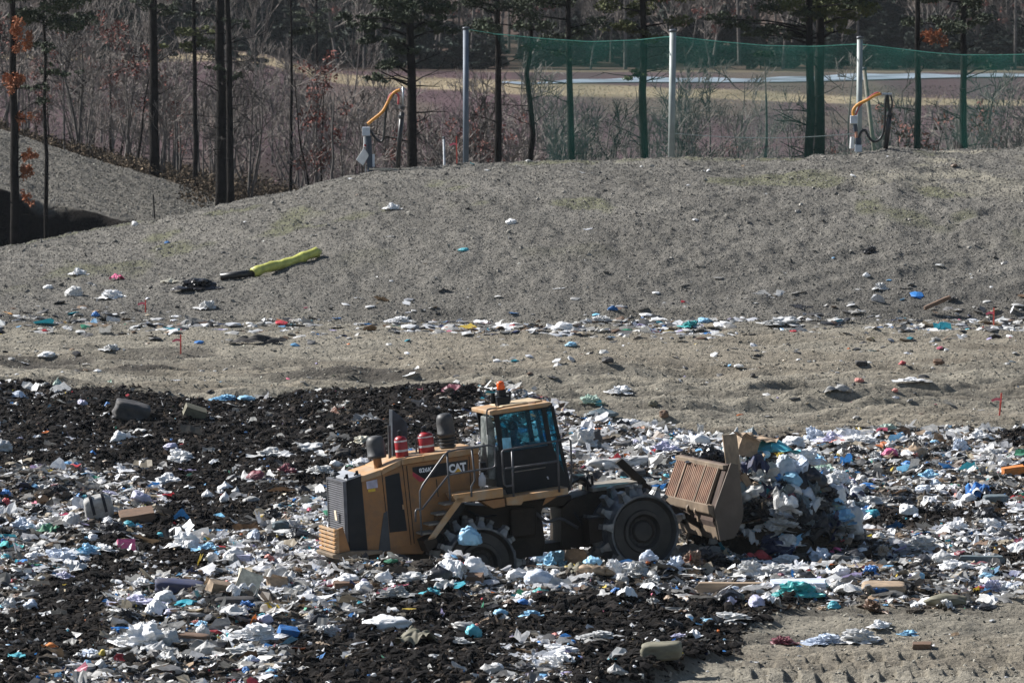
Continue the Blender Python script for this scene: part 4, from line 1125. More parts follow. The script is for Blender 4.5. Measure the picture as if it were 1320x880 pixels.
I(142, 555, 162, 572, 'bag', 'white', 'lone white bag standing in the black mulch')
I(260, 631, 274, 645, 'knot', 'white', 'small round white bag left of the white bag cluster on mulch')
I(280, 622, 300, 636, 'knot', 'white', 'upper bag of the small white cluster on the mulch')
I(283, 635, 298, 650, 'knot', 'white', 'lower left bag of the small white cluster on the mulch')
I(297, 627, 313, 640, 'knot', 'lgrey', 'right hand bag of the small white cluster on the mulch')
I(357, 598, 382, 614, 'heap', 'maroon', 'maroon bag on the garbage left of the machine', rot=(0, 0, 0))
I(350, 672, 373, 687, 'rock', 'slate', 'dark slate coloured bag left of the rear bumper', dep=.7)
I(362, 670, 388, 684, 'heap', 'lgrey', 'grey white film heap behind the slate bag')
I(60, 706, 98, 729, 'heap', 'paleblue', 'pale bluish film peak left of the pink panel')
I(98, 700, 128, 718, 'heap', 'sky', 'blue and white film just left of the pink panel')
I(372, 707, 412, 722, 'heap', 'white', 'white film with a blue edge next to the rear bumper')
I(80, 661, 104, 680, 'bag', 'lgrey', 'stuffed light grey bag below the suitcase')
I(138, 672, 158, 687, 'bag', 'paleblue', 'pale blue white bag below the brown wooden panel')
I(158, 674, 174, 683, 'bag', 'aqua', 'small turquoise bag below the brown wooden panel')
I(12, 668, 44, 688, 'heap', 'paleblue', 'pale blue white film heap near the left edge')
I(0, 770, 20, 786, 'heap', 'lgrey', 'grey white bag at the lower left edge')
I(30, 712, 50, 724, 'bag', 'white', 'plain white bag near the left edge above the film peak')
I(28, 670, 48, 679, 'heap', 'white', 'thin white film behind the pale blue heap at left')
# --- foreground, middle
I(468, 793, 530, 816, 'bag', 'white', 'large smooth white bag in the middle foreground', dep=.6, seed=2)
I(516, 808, 567, 837, 'cloth', 'olive', 'olive canvas tarp folded into a tent in the middle foreground', 'tarp', 'tarp', dep=.6)
I(427, 742, 464, 763, 'bag', 'white', 'white bag with reddish rubbish under the rear frame of the machine')
I(431, 750, 464, 763, 'board', 'brown', 'reddish brown board in front of the white bag under the rear frame', rot=(10, 0, 10), dep=.4)
I(464, 748, 476, 758, 'bag', 'lilac', 'purple and white packet beside the reddish brown board')
I(482, 733, 508, 754, 'knot', 'white', 'upright white bag in front of the rear end of the machine', rot=(0, 18, 0))
I(508, 738, 546, 752, 'heap', 'lgrey', 'grey paper and film between the upright white bag and the black bag')
I(546, 730, 583, 752, 'knot', 'dark', 'black garbage bag in front of the rear wheel', seed=3)
I(569, 722, 600, 746, 'bag', 'white', 'left bag of the white pair in front of the rear wheel')
I(596, 717, 629, 747, 'bag', 'white', 'right bag of the white pair in front of the rear wheel', seed=5)
I(585, 740, 622, 752, 'board', 'brown', 'brown cardboard sheet under the white pair of bags', rot=(14, 0, -10), dep=.5)
I(653, 735, 676, 751, 'bag', 'white', 'small round white bag between the wheels', seed=4)
I(676, 733, 716, 757, 'bag', 'paleblue', 'large bluish white bag between the wheels')
I(643, 716, 668, 735, 'heap', 'lgrey', 'grey white film bag leaning by the rear wheel')
I(668, 716, 692, 736, 'knot', 'black', 'glossy black bag with a red tie between the wheels')
I(684, 712, 708, 730, 'bag', 'paleblue', 'pale blue bag behind the large bluish white one')
I(700, 709, 729, 737, 'heap', 'sky', 'shiny blue and white bag left of the brown cardboard')
I(727, 707, 754, 736, 'board', 'card', 'upright brown cardboard sheet between the wheels', 'cardboard', 'cardboard', (-20, 4, -8), .15)
I(748, 733, 782, 747, 'roll', 'tan', 'tan rolled carpet end in front of the front wheel', rot=(0, 4, -8))
I(752, 717, 776, 735, 'bag', 'sky', 'grey blue bag right of the brown cardboard')
I(734, 725, 766, 742, 'cloth', 'olive', 'grey green cloth in front of the brown cardboard', dep=.7)
I(780, 722, 802, 746, 'heap', 'white', 'white paper and film left of the front wheel foot')
I(800, 726, 834, 748, 'heap', 'lgrey', 'grey white film heap at the foot of the front wheel')
I(824, 712, 849, 729, 'bag', 'paleblue', 'pale pointed bag against the front wheel')
I(858, 717, 881, 738, 'heap', 'paleblue', 'blue and white striped bag right of the front wheel')
I(880, 712, 905, 734, 'heap', 'brown', 'brown lump of fabric right of the striped bag')
I(897, 708, 938, 732, 'heap', 'black', 'glossy black film under the blade')
I(545, 757, 566, 768, 'heap', 'aqua', 'turquoise film in the middle foreground')
I(687, 757, 708, 768, 'bag', 'teal', 'teal bag below the large bluish white one')
I(787, 757, 800, 766, 'bag', 'blue', 'small bright blue bag below the front wheel')
I(636, 785, 656, 796, 'bag', 'sky', 'small sky blue bag on the middle foreground')
I(674, 788, 695, 797, 'heap', 'sky', 'sky blue film on the middle foreground mulch edge')
I(607, 805, 623, 815, 'bag', 'salmon', 'dull red bag on the mulch in the middle foreground')
I(627, 854, 650, 868, 'bag', 'white', 'small white bag at the very bottom middle')
I(827, 829, 879, 854, 'slab', 'olive', 'dark grey block of foam at the bottom right of centre', rot=(3, -4, -8), dep=.6)
I(703, 830, 745, 846, 'heap', 'white', 'white film cluster on mulch at the bottom centre')
I(545, 843, 575, 851, 'heap', 'lgrey', 'light flattened film below the olive tarp')
I(578, 822, 602, 832, 'heap', 'lgrey', 'light scrap right of the olive tarp')
I(750, 816, 790, 828, 'heap', 'lgrey', 'flat pale film on the mulch right of bottom centre')
I(600, 806, 622, 826, 'bag', 'aqua', 'tiny turquoise scrap below the dull red bag')
# --- foreground, right
I(1003, 750, 1050, 773, 'heap', 'teal', 'teal film heap lying on the pale blue panel')
I(998, 751, 1062, 760, 'board', 'paleblue', 'long pale blue panel under the teal film', 'panel', 'panel', (8, 0, 2), .4)
I(900, 752, 998, 765, 'board', 'tan', 'long tan foam beam lying left of the pale blue panel', 'beam', 'beam', (0, 0, 3), .16)
I(1073, 729, 1096, 746, 'bag', 'white', 'round white bag in the right foreground', seed=2)
I(1112, 753, 1168, 768, 'slab', 'tan', 'flat tan cardboard slab on the mulch at right', 'cardboard', 'cardboard', (5, 0, -3), .7)
I(1192, 766, 1246, 785, 'rock', 'olive', 'rounded grey brown cushion at the edge of the mud', 'cushion', 'cushion', dep=.6)
I(1174, 775, 1190, 786, 'bag', 'white', 'small white bag left of the rounded grey brown cushion')
I(1041, 817, 1083, 833, 'heap', 'paleblue', 'pale blue bag at the edge of the mud in the lower right')
I(1083, 812, 1130, 832, 'heap', 'lgrey', 'grey white film right of the pale blue bag at lower right')
I(1067, 776, 1084, 788, 'bag', 'aqua', 'small turquoise bag below the tan cardboard slab')
I(1178, 829, 1200, 838, 'board', 'brown', 'small brown board on the mud at lower right', rot=(10, 0, -6), dep=.6)
I(1160, 812, 1181, 820, 'heap', 'sky', 'sky blue scrap on the mud at lower right')
I(905, 798, 921, 805, 'bag', 'sky', 'small sky blue packet on the mulch right of centre')
I(925, 789, 964, 801, 'heap', 'lgrey', 'pinkish white film on the mulch right of centre')
I(1120, 801, 1148, 815, 'heap', 'white', 'white film on the edge of the mud')
I(997, 820, 1022, 833, 'heap', 'maroon', 'maroon rag lying left of the pale blue bag at lower right')
I(1247, 623, 1276, 646, 'cloth', 'blue', 'bright blue sheet peaked in the garbage at right', dep=.6)
I(1240, 636, 1262, 650, 'bag', 'white', 'white bag at the foot of the bright blue sheet')
I(1106, 623, 1133, 633, 'bag', 'blue', 'flat royal blue bag right of the pushed pile')
I(1185, 607, 1213, 620, 'heap', 'sky', 'sky blue film in the garbage at right')
I(1190, 619, 1212, 630, 'heap', 'paleblue', 'pale film just under the sky blue one at right')
I(1112, 657, 1136, 670, 'bag', 'aqua', 'bright turquoise blue bag right of the pushed pile')
I(1160, 652, 1184, 668, 'bag', 'white', 'white bag right of the turquoise blue bag')
I(1092, 682, 1139, 692, 'slab', 'brown', 'dark brown plank right of the pushed pile', 'plank', 'plank', (0, 0, 2), .2)
I(1202, 711, 1228, 731, 'knot', 'lgrey', 'clear tied bag in the right foreground')
I(1160, 690, 1206, 714, 'heap', 'lgrey', 'wide heap of grey white film in the right foreground')
I(1215, 673, 1250, 690, 'heap', 'white', 'bright white film heap below the bright blue sheet')
I(1260, 668, 1290, 684, 'heap', 'white', 'white crumpled film near the right edge')
I(1294, 602, 1320, 616, 'board', 'orange', 'rusty orange panel at the right edge', 'panel', 'panel', (8, -6, 12), .4)
I(1238, 719, 1292, 728, 'board', 'slate', 'flat grey blue board in the right foreground', dep=.3)
I(1250, 724, 1276, 730, 'cloth', 'maroon', 'dark red rag in front of the grey blue board')
I(1218, 722, 1254, 738, 'heap', 'white', 'torn white film left of the dark red rag')
I(1180, 737, 1192, 749, 'bag', 'sky', 'small pale turquoise bag in the right foreground')
I(980, 726, 1030, 745, 'heap', 'lgrey', 'light film spread in front of the pushed pile')
I(990, 716, 1030, 730, 'heap', 'white', 'white film at the foot of the pushed pile')
I(950, 724, 985, 748, 'heap', 'lgrey', 'grey film heap in front of the blade')
I(1140, 640, 1170, 652, 'heap', 'dark', 'dark film in the garbage right of the pushed pile')
I(1200, 650, 1222, 664, 'heap', 'dark', 'dark grey bag in the garbage at right')
I(1268, 640, 1300, 652, 'case', 'slate', 'slate blue cushion near the right edge')
# --- far edge of the garbage, right half
I(732, 552, 768, 582, 'heap', 'lgrey', 'large wrinkled grey white sack behind the cab')
I(757, 553, 776, 578, 'rock', 'dark', 'dark side of a bulky bundle right of the wrinkled sack', 'bundle', 'bundle')
I(757, 525, 797, 541, 'knot', 'slate', 'dark blue grey bag on the crest behind the cab', seed=6)
I(750, 509, 773, 524, 'heap', 'palegreen', 'pale green plastic tub shape on the far crest')
I(766, 515, 776, 525, 'bag', 'aqua', 'tiny turquoise bag right of the pale green plastic')
I(793, 541, 828, 553, 'heap', 'white', 'white film on the far edge of the garbage')
I(775, 590, 838, 607, 'roll', 'lgrey', 'long dirty white roll lying behind the front deck', rot=(0, -5, 4))
I(840, 570, 874, 586, 'heap', 'lilac', 'grey lilac bag left of the blade', dep=.6)
I(850, 611, 866, 622, 'bag', 'aqua', 'turquoise bag left of the blade', seed=1)
I(797, 605, 832, 618, 'slab', 'dark', 'dark lump of cloth behind the front wheel')
I(1040, 551, 1062, 572, 'heap', 'paleblue', 'pale blue bag on the far edge of the garbage at right')
I(1058, 556, 1090, 573, 'heap', 'lilac', 'lilac film right of the pale blue bag on the far edge')
I(1090, 560, 1130, 574, 'heap', 'white', 'white film along the far edge of the garbage at right')
I(1162, 571, 1196, 592, 'knot', 'tan', 'tan stuffed sack near the far edge of the garbage')
I(1228, 566, 1248, 584, 'heap', 'paleblue', 'pale bag right of the tan stuffed sack')
I(1133, 548, 1155, 560, 'heap', 'palegreen', 'pale green film on the far edge of the garbage')
I(1250, 556, 1275, 570, 'heap', 'white', 'white film on the far edge near the right side')
I(1135, 578, 1158, 592, 'bag', 'pink', 'pinkish bag near the tan stuffed sack')
I(1260, 578, 1300, 592, 'heap', 'lgrey', 'pale grey film near the right edge behind')
I(1096, 575, 1118, 590, 'heap', 'dark', 'dark grey bag near the far edge of the garbage')
# --- far edge, left half
I(143, 519, 189, 546, 'slab', 'dark', 'large black slab tipped in the mulch at upper left', rot=(8, 14, 10), dep=.7)
I(235, 525, 261, 541, 'board', 'olive', 'flat grey board lying on the mulch at upper left', rot=(25, 18, 15), dep=.5)
I(275, 509, 303, 518, 'heap', 'sky', 'light turquoise film at the far edge of the mulch')
I(306, 510, 330, 518, 'bag', 'sky', 'small turquoise bag at the far edge of the mulch')
I(12, 505, 34, 518, 'cloth', 'paleblue', 'pale blue folded sheet at the far left edge of the mulch', dep=.5)
I(68, 487, 81, 503, 'knot', 'palegreen', 'pale green pointed bag on the far left flat')
I(48, 455, 72, 464, 'bag', 'white', 'white bag with a red corner on the far left flat')
I(133, 444, 152, 453, 'heap', 'lgrey', 'pinkish white scrap on the far left flat')
I(100, 515, 113, 525, 'bag', 'lilac', 'small lilac scrap in the black mulch')
I(134, 519, 142, 526, 'bag', 'blue', 'tiny blue bag in the black mulch')
I(432, 578, 452, 592, 'rock', 'black', 'black rounded lump left of the intake dome')
I(452, 590, 476, 603, 'knot', 'white', 'round white bag just behind the hood', seed=1)
I(425, 593, 440, 603, 'bag', 'white', 'small white bag left of the round one behind the hood')
I(455, 562, 480, 575, 'heap', 'cream', 'cream coloured film behind the intake dome')
I(330, 578, 372, 592, 'heap', 'lgrey', 'long pale film heap on the mulch left of the machine')
I(372, 572, 420, 586, 'heap', 'lgrey', 'second pale film heap nearer the machine on the mulch')
I(395, 600, 428, 612, 'heap', 'lgrey', 'grey bag heap left of the rear grille')
# --- bank and flat
I(83, 369, 106, 384, 'bag', 'lgrey', 'pale grey angular sack on the left foot of the bank', seed=3)
I(92, 345, 110, 357, 'heap', 'white', 'white crumpled film on the left of the bank')
I(143, 353, 161, 363, 'cloth', 'pink', 'pink plastic scrap on the left of the bank', dep=.6)
I(55, 367, 68, 373, 'bag', 'white', 'small flat white bag at far left of the bank')
I(130, 374, 158, 387, 'heap', 'white', 'torn white film on the left foot of the bank')
I(233, 359, 276, 376, 'heap', 'black', 'black plastic film bundle left of the yellow sleeved pipe')
I(118, 402, 129, 410, 'bag', 'blue', 'small blue bag at the left toe of the bank')
I(303, 431, 366, 444, 'cloth', 'black', 'long black tarp lying on the flat', 'tarp', 'tarp', dep=.25)
I(256, 388, 277, 401, 'heap', 'lgrey', 'grey film on the lower bank left of centre')
I(209, 359, 230, 367, 'cloth', 'cream', 'thin pale strip left of the black plastic bundle', dep=.4)
I(497, 261, 514, 272, 'heap', 'white', 'white bag high on the bank left of centre')
I(652, 282, 666, 291, 'bag', 'white', 'white block high on the middle of the bank')
I(1115, 317, 1129, 329, 'heap', 'dark', 'small dark scrap on the bank at right')
I(1191, 403, 1228, 409, 'slab', 'brown', 'dark log lying slantwise at the toe of the bank', 'log', 'log', (0, -24, 0), .2, dz=.35)
I(1128, 366, 1142, 377, 'heap', 'lgrey', 'small grey film on the bank at right')
I(1112, 353, 1122, 360, 'bag', 'white', 'small white scrap high on the bank at right')
I(985, 410, 1030, 422, 'heap', 'lgrey', 'widest white film heap at the toe of the bank at right')
I(880, 414, 900, 424, 'heap', 'teal', 'dark teal film at the toe of the bank')
I(900, 410, 918, 418, 'bag', 'sky', 'blue bag at the toe of the bank')
I(710, 416, 738, 428, 'bag', 'white', 'rounded white bag at the toe of the bank')
I(765, 407, 785, 417, 'heap', 'lgrey', 'grey translucent film at the toe of the bank')
I(500, 408, 526, 417, 'heap', 'white', 'long white film at the left middle toe of the bank')
I(776, 463, 791, 472, 'rock', 'dark', 'dark pointed clod on the middle of the flat')
I(836, 518, 848, 527, 'rock', 'olive', 'grey clod on the flat near the garbage edge')
I(850, 534, 862, 546, 'rock', 'brown', 'upright brown clod at the garbage edge behind the machine')
I(728, 442, 744, 449, 'bag', 'sky', 'blue scrap on the flat above the cab')
I(1065, 497, 1096, 509, 'cloth', 'grey', 'grey cloth bundle on the flat at right', dep=.5)
I(1102, 488, 1114, 494, 'bag', 'salmon', 'small red scrap on the flat at right')
I(1158, 465, 1168, 471, 'bag', 'red', 'tiny dark red scrap on the right flat')
I(1150, 502, 1158, 508, 'bag', 'salmon', 'pale red scrap near the middle of the right flat')
I(1203, 463, 1218, 472, 'rock', 'brown', 'brown lump on the flat at right')
I(968, 482, 974, 488, 'rock', 'black', 'tiny black clod on the flat above the blade')
I(1103, 469, 1118, 475, 'slab', 'black', 'flat black scrap on the flat at right')
I(1160, 490, 1192, 496, 'heap', 'white', 'flat white film on the right flat')
I(784, 500, 812, 512, 'heap', 'white', 'white strip of film on the flat right of the cab')
I(590, 320, 606, 326, 'bag', 'aqua', 'turquoise scrap halfway up the bank')
I(170, 285, 178, 292, 'bag', 'white', 'white scrap on the left brow of the bank')

# --- the pile pushed up by the blade
I(890, 566, 934, 597, 'heap', 'black', 'glossy black film hanging over the top of the blade', pos=MO @ M3(918, 600, .4))
I(931, 552, 948, 602, 'board', 'card', 'upright torn cardboard strip at the top corner of the blade', 'cardboard', 'cardboard', (-6, -6, 10), .25, pos=MO @ M3(946, 604, -1.5))
I(937, 556, 962, 582, 'box', 'tan', 'tan cardboard box on top of the pushed pile', rot=(0, 12, 20), pos=MO @ M3(960, 586, -.9))
I(946, 549, 992, 566, 'cloth', 'card', 'creased cardboard flap over the top of the pushed pile', dep=.5, pos=MO @ M3(975, 572, -.6))
I(950, 566, 1010, 588, 'cloth', 'aqua', 'bright blue netting strewn on top of the pushed pile', pos=MO @ M3(992, 586, -.7))
I(954, 580, 986, 610, 'cloth', 'navy', 'deep blue plastic sheet at the blade side of the pushed pile', pos=MO @ M3(972, 612, -1.2))
I(994, 588, 1026, 626, 'bag', 'paleblue', 'large pale bag hanging on the front of the pushed pile')
I(1010, 578, 1056, 605, 'heap', 'white', 'broad white film on top of the pushed pile')
I(1022, 604, 1067, 638, 'knot', 'black', 'upper black garbage bag on the pushed pile')
I(1040, 642, 1068, 666, 'knot', 'black', 'middle black garbage bag on the pushed pile')
I(1000, 656, 1037, 692, 'knot', 'black', 'lowest black garbage bag on the pushed pile')
I(1056, 626, 1091, 652, 'bag', 'white', 'white bag on the right shoulder of the pushed pile')
I(1070, 606, 1096, 628, 'heap', 'white', 'white film on the upper right edge of the pushed pile')
I(1094, 626, 1117, 650, 'bag', 'white', 'white bag at the far right of the pushed pile')
I(1082, 646, 1112, 674, 'heap', 'white', 'bluish white film on the lower right of the pushed pile')
I(1064, 662, 1100, 684, 'heap', 'sky', 'blue shaded film at the right foot of the pushed pile')
I(1035, 632, 1056, 650, 'bag', 'paleblue', 'small pale bag between the black bags of the pile')
I(970, 630, 992, 656, 'heap', 'white', 'narrow white film on the left face of the pushed pile')
I(956, 620, 982, 664, 'board', 'card', 'leaning brown cardboard plank against the blade end', 'cardboard', 'cardboard', (-10, -28, 0), .15)
I(972, 650, 1002, 676, 'heap', 'lgrey', 'grey film on the lower left face of the pile')
I(988, 634, 1010, 656, 'heap', 'navy', 'dark navy film in the middle of the pile face')
I(1006, 634, 1030, 656, 'bag', 'maroon', 'dark maroon bag in the middle of the pile face')
I(956, 664, 974, 680, 'bag', 'sky', 'small light blue bag at the foot of the blade')
I(964, 692, 984, 712, 'heap', 'lgrey', 'grey white scrap under the end of the blade')
I(982, 694, 1006, 712, 'heap', 'navy', 'dark blue film at the foot of the pile')
I(961, 710, 991, 727, 'cloth', 'red', 'red and white rag at the foot of the pile', dep=.5)
I(1034, 670, 1066, 694, 'heap', 'slate', 'slate blue film at the foot of the pile')
I(1004, 612, 1024, 634, 'heap', 'dark', 'dark film under the large pale hanging bag')
I(1048, 596, 1076, 616, 'heap', 'palegreen', 'pale green film high on the pile')
I(984, 604, 1000, 626, 'cloth', 'tan', 'tan rag left of the large pale hanging bag')
I(936, 682, 962, 702, 'heap', 'brown', 'brown rag pile under the blade end plate')
I(1110, 640, 1136, 652, 'heap', 'lgrey', 'grey film just beyond the right end of the pile')
# a bag caught on the rear wheel
b_ = I(591, 676, 622, 704, 'bag', 'sky', 'turquoise and white plastic bag caught on the rear wheel', pos=MO @ M3(606, 704, -1.66), seed=4)
b_.location = MO @ M3(606, 703, -1.78)

# --- the many lesser bags
def many(n, cols, group, label, name, cat, kinds, reg, smin, smax, gate=None):
    c = 0; tries = 0
    while c < n and tries < n * 60:
        tries += 1
        px = RNG.uniform(-60, 1380); py = RNG.uniform(*reg)
        x = (px - 660) / FPX * Ypx(py); Y = Ypx(py)
        if trash_mask(np.array([x]), np.array([Y]))[0] < .8: continue
        if RNG.random() < mulch_mask(np.array([x]), np.array([Y]))[0] * .85: continue
        if gate and not gate(px, py): continue
        if 425 < px < 960 and 600 < py < 736: continue
        if 405 < px < 760 and 560 < py < 600: continue
        P = gp(px, py); s_ = math.exp(RNG.uniform(math.log(smin), math.log(smax)))
        col = cols[int(RNG.integers(len(cols)))]; k = kinds[int(RNG.integers(len(kinds)))]
        o = link(name, shape_mesh(k, int(RNG.integers(6)), film(col, COLS[col]), col))
        o.scale = (s_ * RNG.uniform(.9, 1.5), s_ * RNG.uniform(.7, 1.1), s_ * RNG.uniform(.45, .75)); o.location = P - Vector((0, 0, .06 * s_))
        o.rotation_euler = (RNG.normal(0, .2), RNG.normal(0, .2), RNG.uniform(0, 6.28)); tag(o, label, cat, group); c += 1
many(150, ['white', 'white', 'lgrey'], 'small white bags strewn over the garbage', 'small crumpled white or pale plastic bag lying among the loose garbage', 'plastic_bag', 'bag', ['bag', 'heap', 'cloth', 'cloth'], (548, 872), .16, .50)
many(34, ['paleblue', 'lilac'], 'small bluish bags strewn over the garbage', 'small crumpled bluish white plastic bag lying among the loose garbage', 'plastic_bag_or_film', 'plastic film', ['heap', 'bag'], (560, 872), .16, .42)  # bluish bags, kept under the film category
many(90, ['black', 'dark', 'grey'], 'small dark bags strewn over the garbage', 'small crumpled black or grey plastic bag lying among the loose garbage', 'garbage_bag', 'garbage bag', ['heap', 'knot'], (552, 872), .22, .55)
many(44, ['blue', 'sky', 'aqua'], 'small blue bags strewn over the garbage', 'small crumpled blue plastic scrap lying among the loose garbage', 'plastic_scrap', 'scrap', ['heap', 'bag'], (552, 872), .10, .30)
many(40, ['tan', 'brown', 'maroon', 'salmon'], 'small brown and red rags strewn over the garbage', 'small brown or red rag lying among the loose garbage', 'rag', 'rag', ['heap', 'bag'], (552, 872), .14, .40)

# scraps packed into the pushed pile
def on_pile(n, cols, kinds, smin, smax, label, name, cat, group):
    for _ in range(n):
        for _t in range(40):
            px = RNG.uniform(944, 1118); py = RNG.uniform(560, 722)
            if py > 562 + max(0, (px - 1000)) * .62: break
        P = gp(px, py); s_ = RNG.uniform(smin, smax); col = cols[int(RNG.integers(len(cols)))]; k = kinds[int(RNG.integers(len(kinds)))]
        o = link(name, shape_mesh(k, int(RNG.integers(6)), film(col, COLS[col]) if k in ('bag', 'heap', 'knot') else mat('solid_' + col, COLS[col], .75), col))
        o.scale = (s_ * RNG.uniform(.8, 1.4), s_ * RNG.uniform(.6, 1.), s_ * RNG.uniform(.5, .9)) if k != 'board' else (s_, s_ * .7, .03)
        o.location = P + Vector((0, .03, -.2 * s_)); o.rotation_euler = (RNG.normal(.3, .5), RNG.normal(0, .5), RNG.uniform(0, 6.28)); tag(o, label, cat, group)
on_pile(48, ['white', 'paleblue', 'lgrey', 'sky'], ['heap', 'heap', 'bag', 'knot'], .30, .72, 'pale crumpled plastic bag packed into the pushed pile', 'plastic_bag_or_film', 'plastic film', 'pale bags packed into the pushed pile')  # pale bags of the pile, kept under the film category
on_pile(58, ['black', 'navy', 'black', 'slate'], ['heap', 'knot', 'cloth'], .28, .66, 'dark crumpled garbage bag packed into the pushed pile', 'garbage_bag', 'garbage bag', 'dark bags packed into the pushed pile')
on_pile(14, ['card', 'tan', 'brown'], ['board'], .3, .7, 'torn brown cardboard piece sticking out of the pushed pile', 'cardboard', 'cardboard', 'torn cardboard in the pushed pile')
on_pile(26, ['aqua', 'aqua', 'blue', 'blue', 'palegreen', 'yellow', 'red', 'pink'], ['heap', 'cloth'], .14, .36, 'small brightly coloured scrap in the pushed pile', 'scrap', 'scrap', 'coloured scraps in the pushed pile')
# ================================================================== bank fittings
STK = mat('fluorescent_pink_wood', (.80, .12, .08), .6, var=.1)
FLAG = mat('pink_flagging', (.85, .16, .22), .5, var=.1)
def stake(px, yt, yb, lean, label, side_=-1):
    P = gp(px, yb); h = (yb - yt) * P.y / FPX
    r = empty('survey_stake', P); tag(r, label, 'stake', 'pink survey stakes')
    MB().add([(-.022, -.012, -.1), (.022, -.012, -.1), (.022, .012, -.1), (-.022, .012, -.1), (-.022 + lean, -.012, h), (.022 + lean, -.012, h), (.022 + lean, .012, h), (-.022 + lean, .012, h)],
             [(0, 3, 2, 1), (4, 5, 6, 7), (0, 1, 5, 4), (1, 2, 6, 5), (2, 3, 7, 6), (3, 0, 4, 7)]).build('post', STK, r)
    z = h * .72; lx = lean * .72
    MB().add([(lx, -.02, z + .03), (lx, -.02, z - .04), (lx + side_ * .12, -.05, z - .02), (lx + side_ * .12, -.05, z + .05), (lx + side_ * .24, .0, z - .07), (lx + side_ * .26, 0, z - .01)],
             [(0, 1, 2, 3), (3, 2, 4, 5)]).build('ribbon', FLAG, r, recalc=False)
stake(187.5, 387, 403, 0, 'pink survey stake with ribbon at the left toe of the bank')
stake(233, 434, 459, 0, 'pink survey stake on the flat left of the long black tarp')
stake(1281, 397, 420, 0, 'pink survey stake at the right toe of the bank')
stake(1288, 507, 536, .06, 'leaning pink survey stake on the flat near the right edge')
# yellow sleeved pipe on the bank
a = gp(326, 357); b = gp(414, 330)
up = Vector((0, 0, .14))
r = empty('drain_pipe', a); tag(r, 'black pipe in a yellow plastic sleeve lying down the bank', 'pipe')
V = b - a; pts = [up + V * t + Vector((0, 0, .03 * math.sin(t * 9))) for t in np.linspace(0, 1, 16)]
MB().tube(pts, [.17 + .02 * math.sin(i * 1.9) if i < 15 else .05 for i in range(16)], 12).build('sleeve', mat('yellow_green_film', (.50, .50, .12), .5, var=.25, scale=4, bump=.02, bscale=8), r, smooth=True)
c_ = gp(284, 362)
MB().tube([up * .9 + V * .02, up * .9 + (c_ - a)], .12, 12).build('pipe', mat('black_pipe', (.012, .012, .012), .4), r, smooth=True)
hp = mat('black_hose', (.012, .013, .014), .4, var=.2)

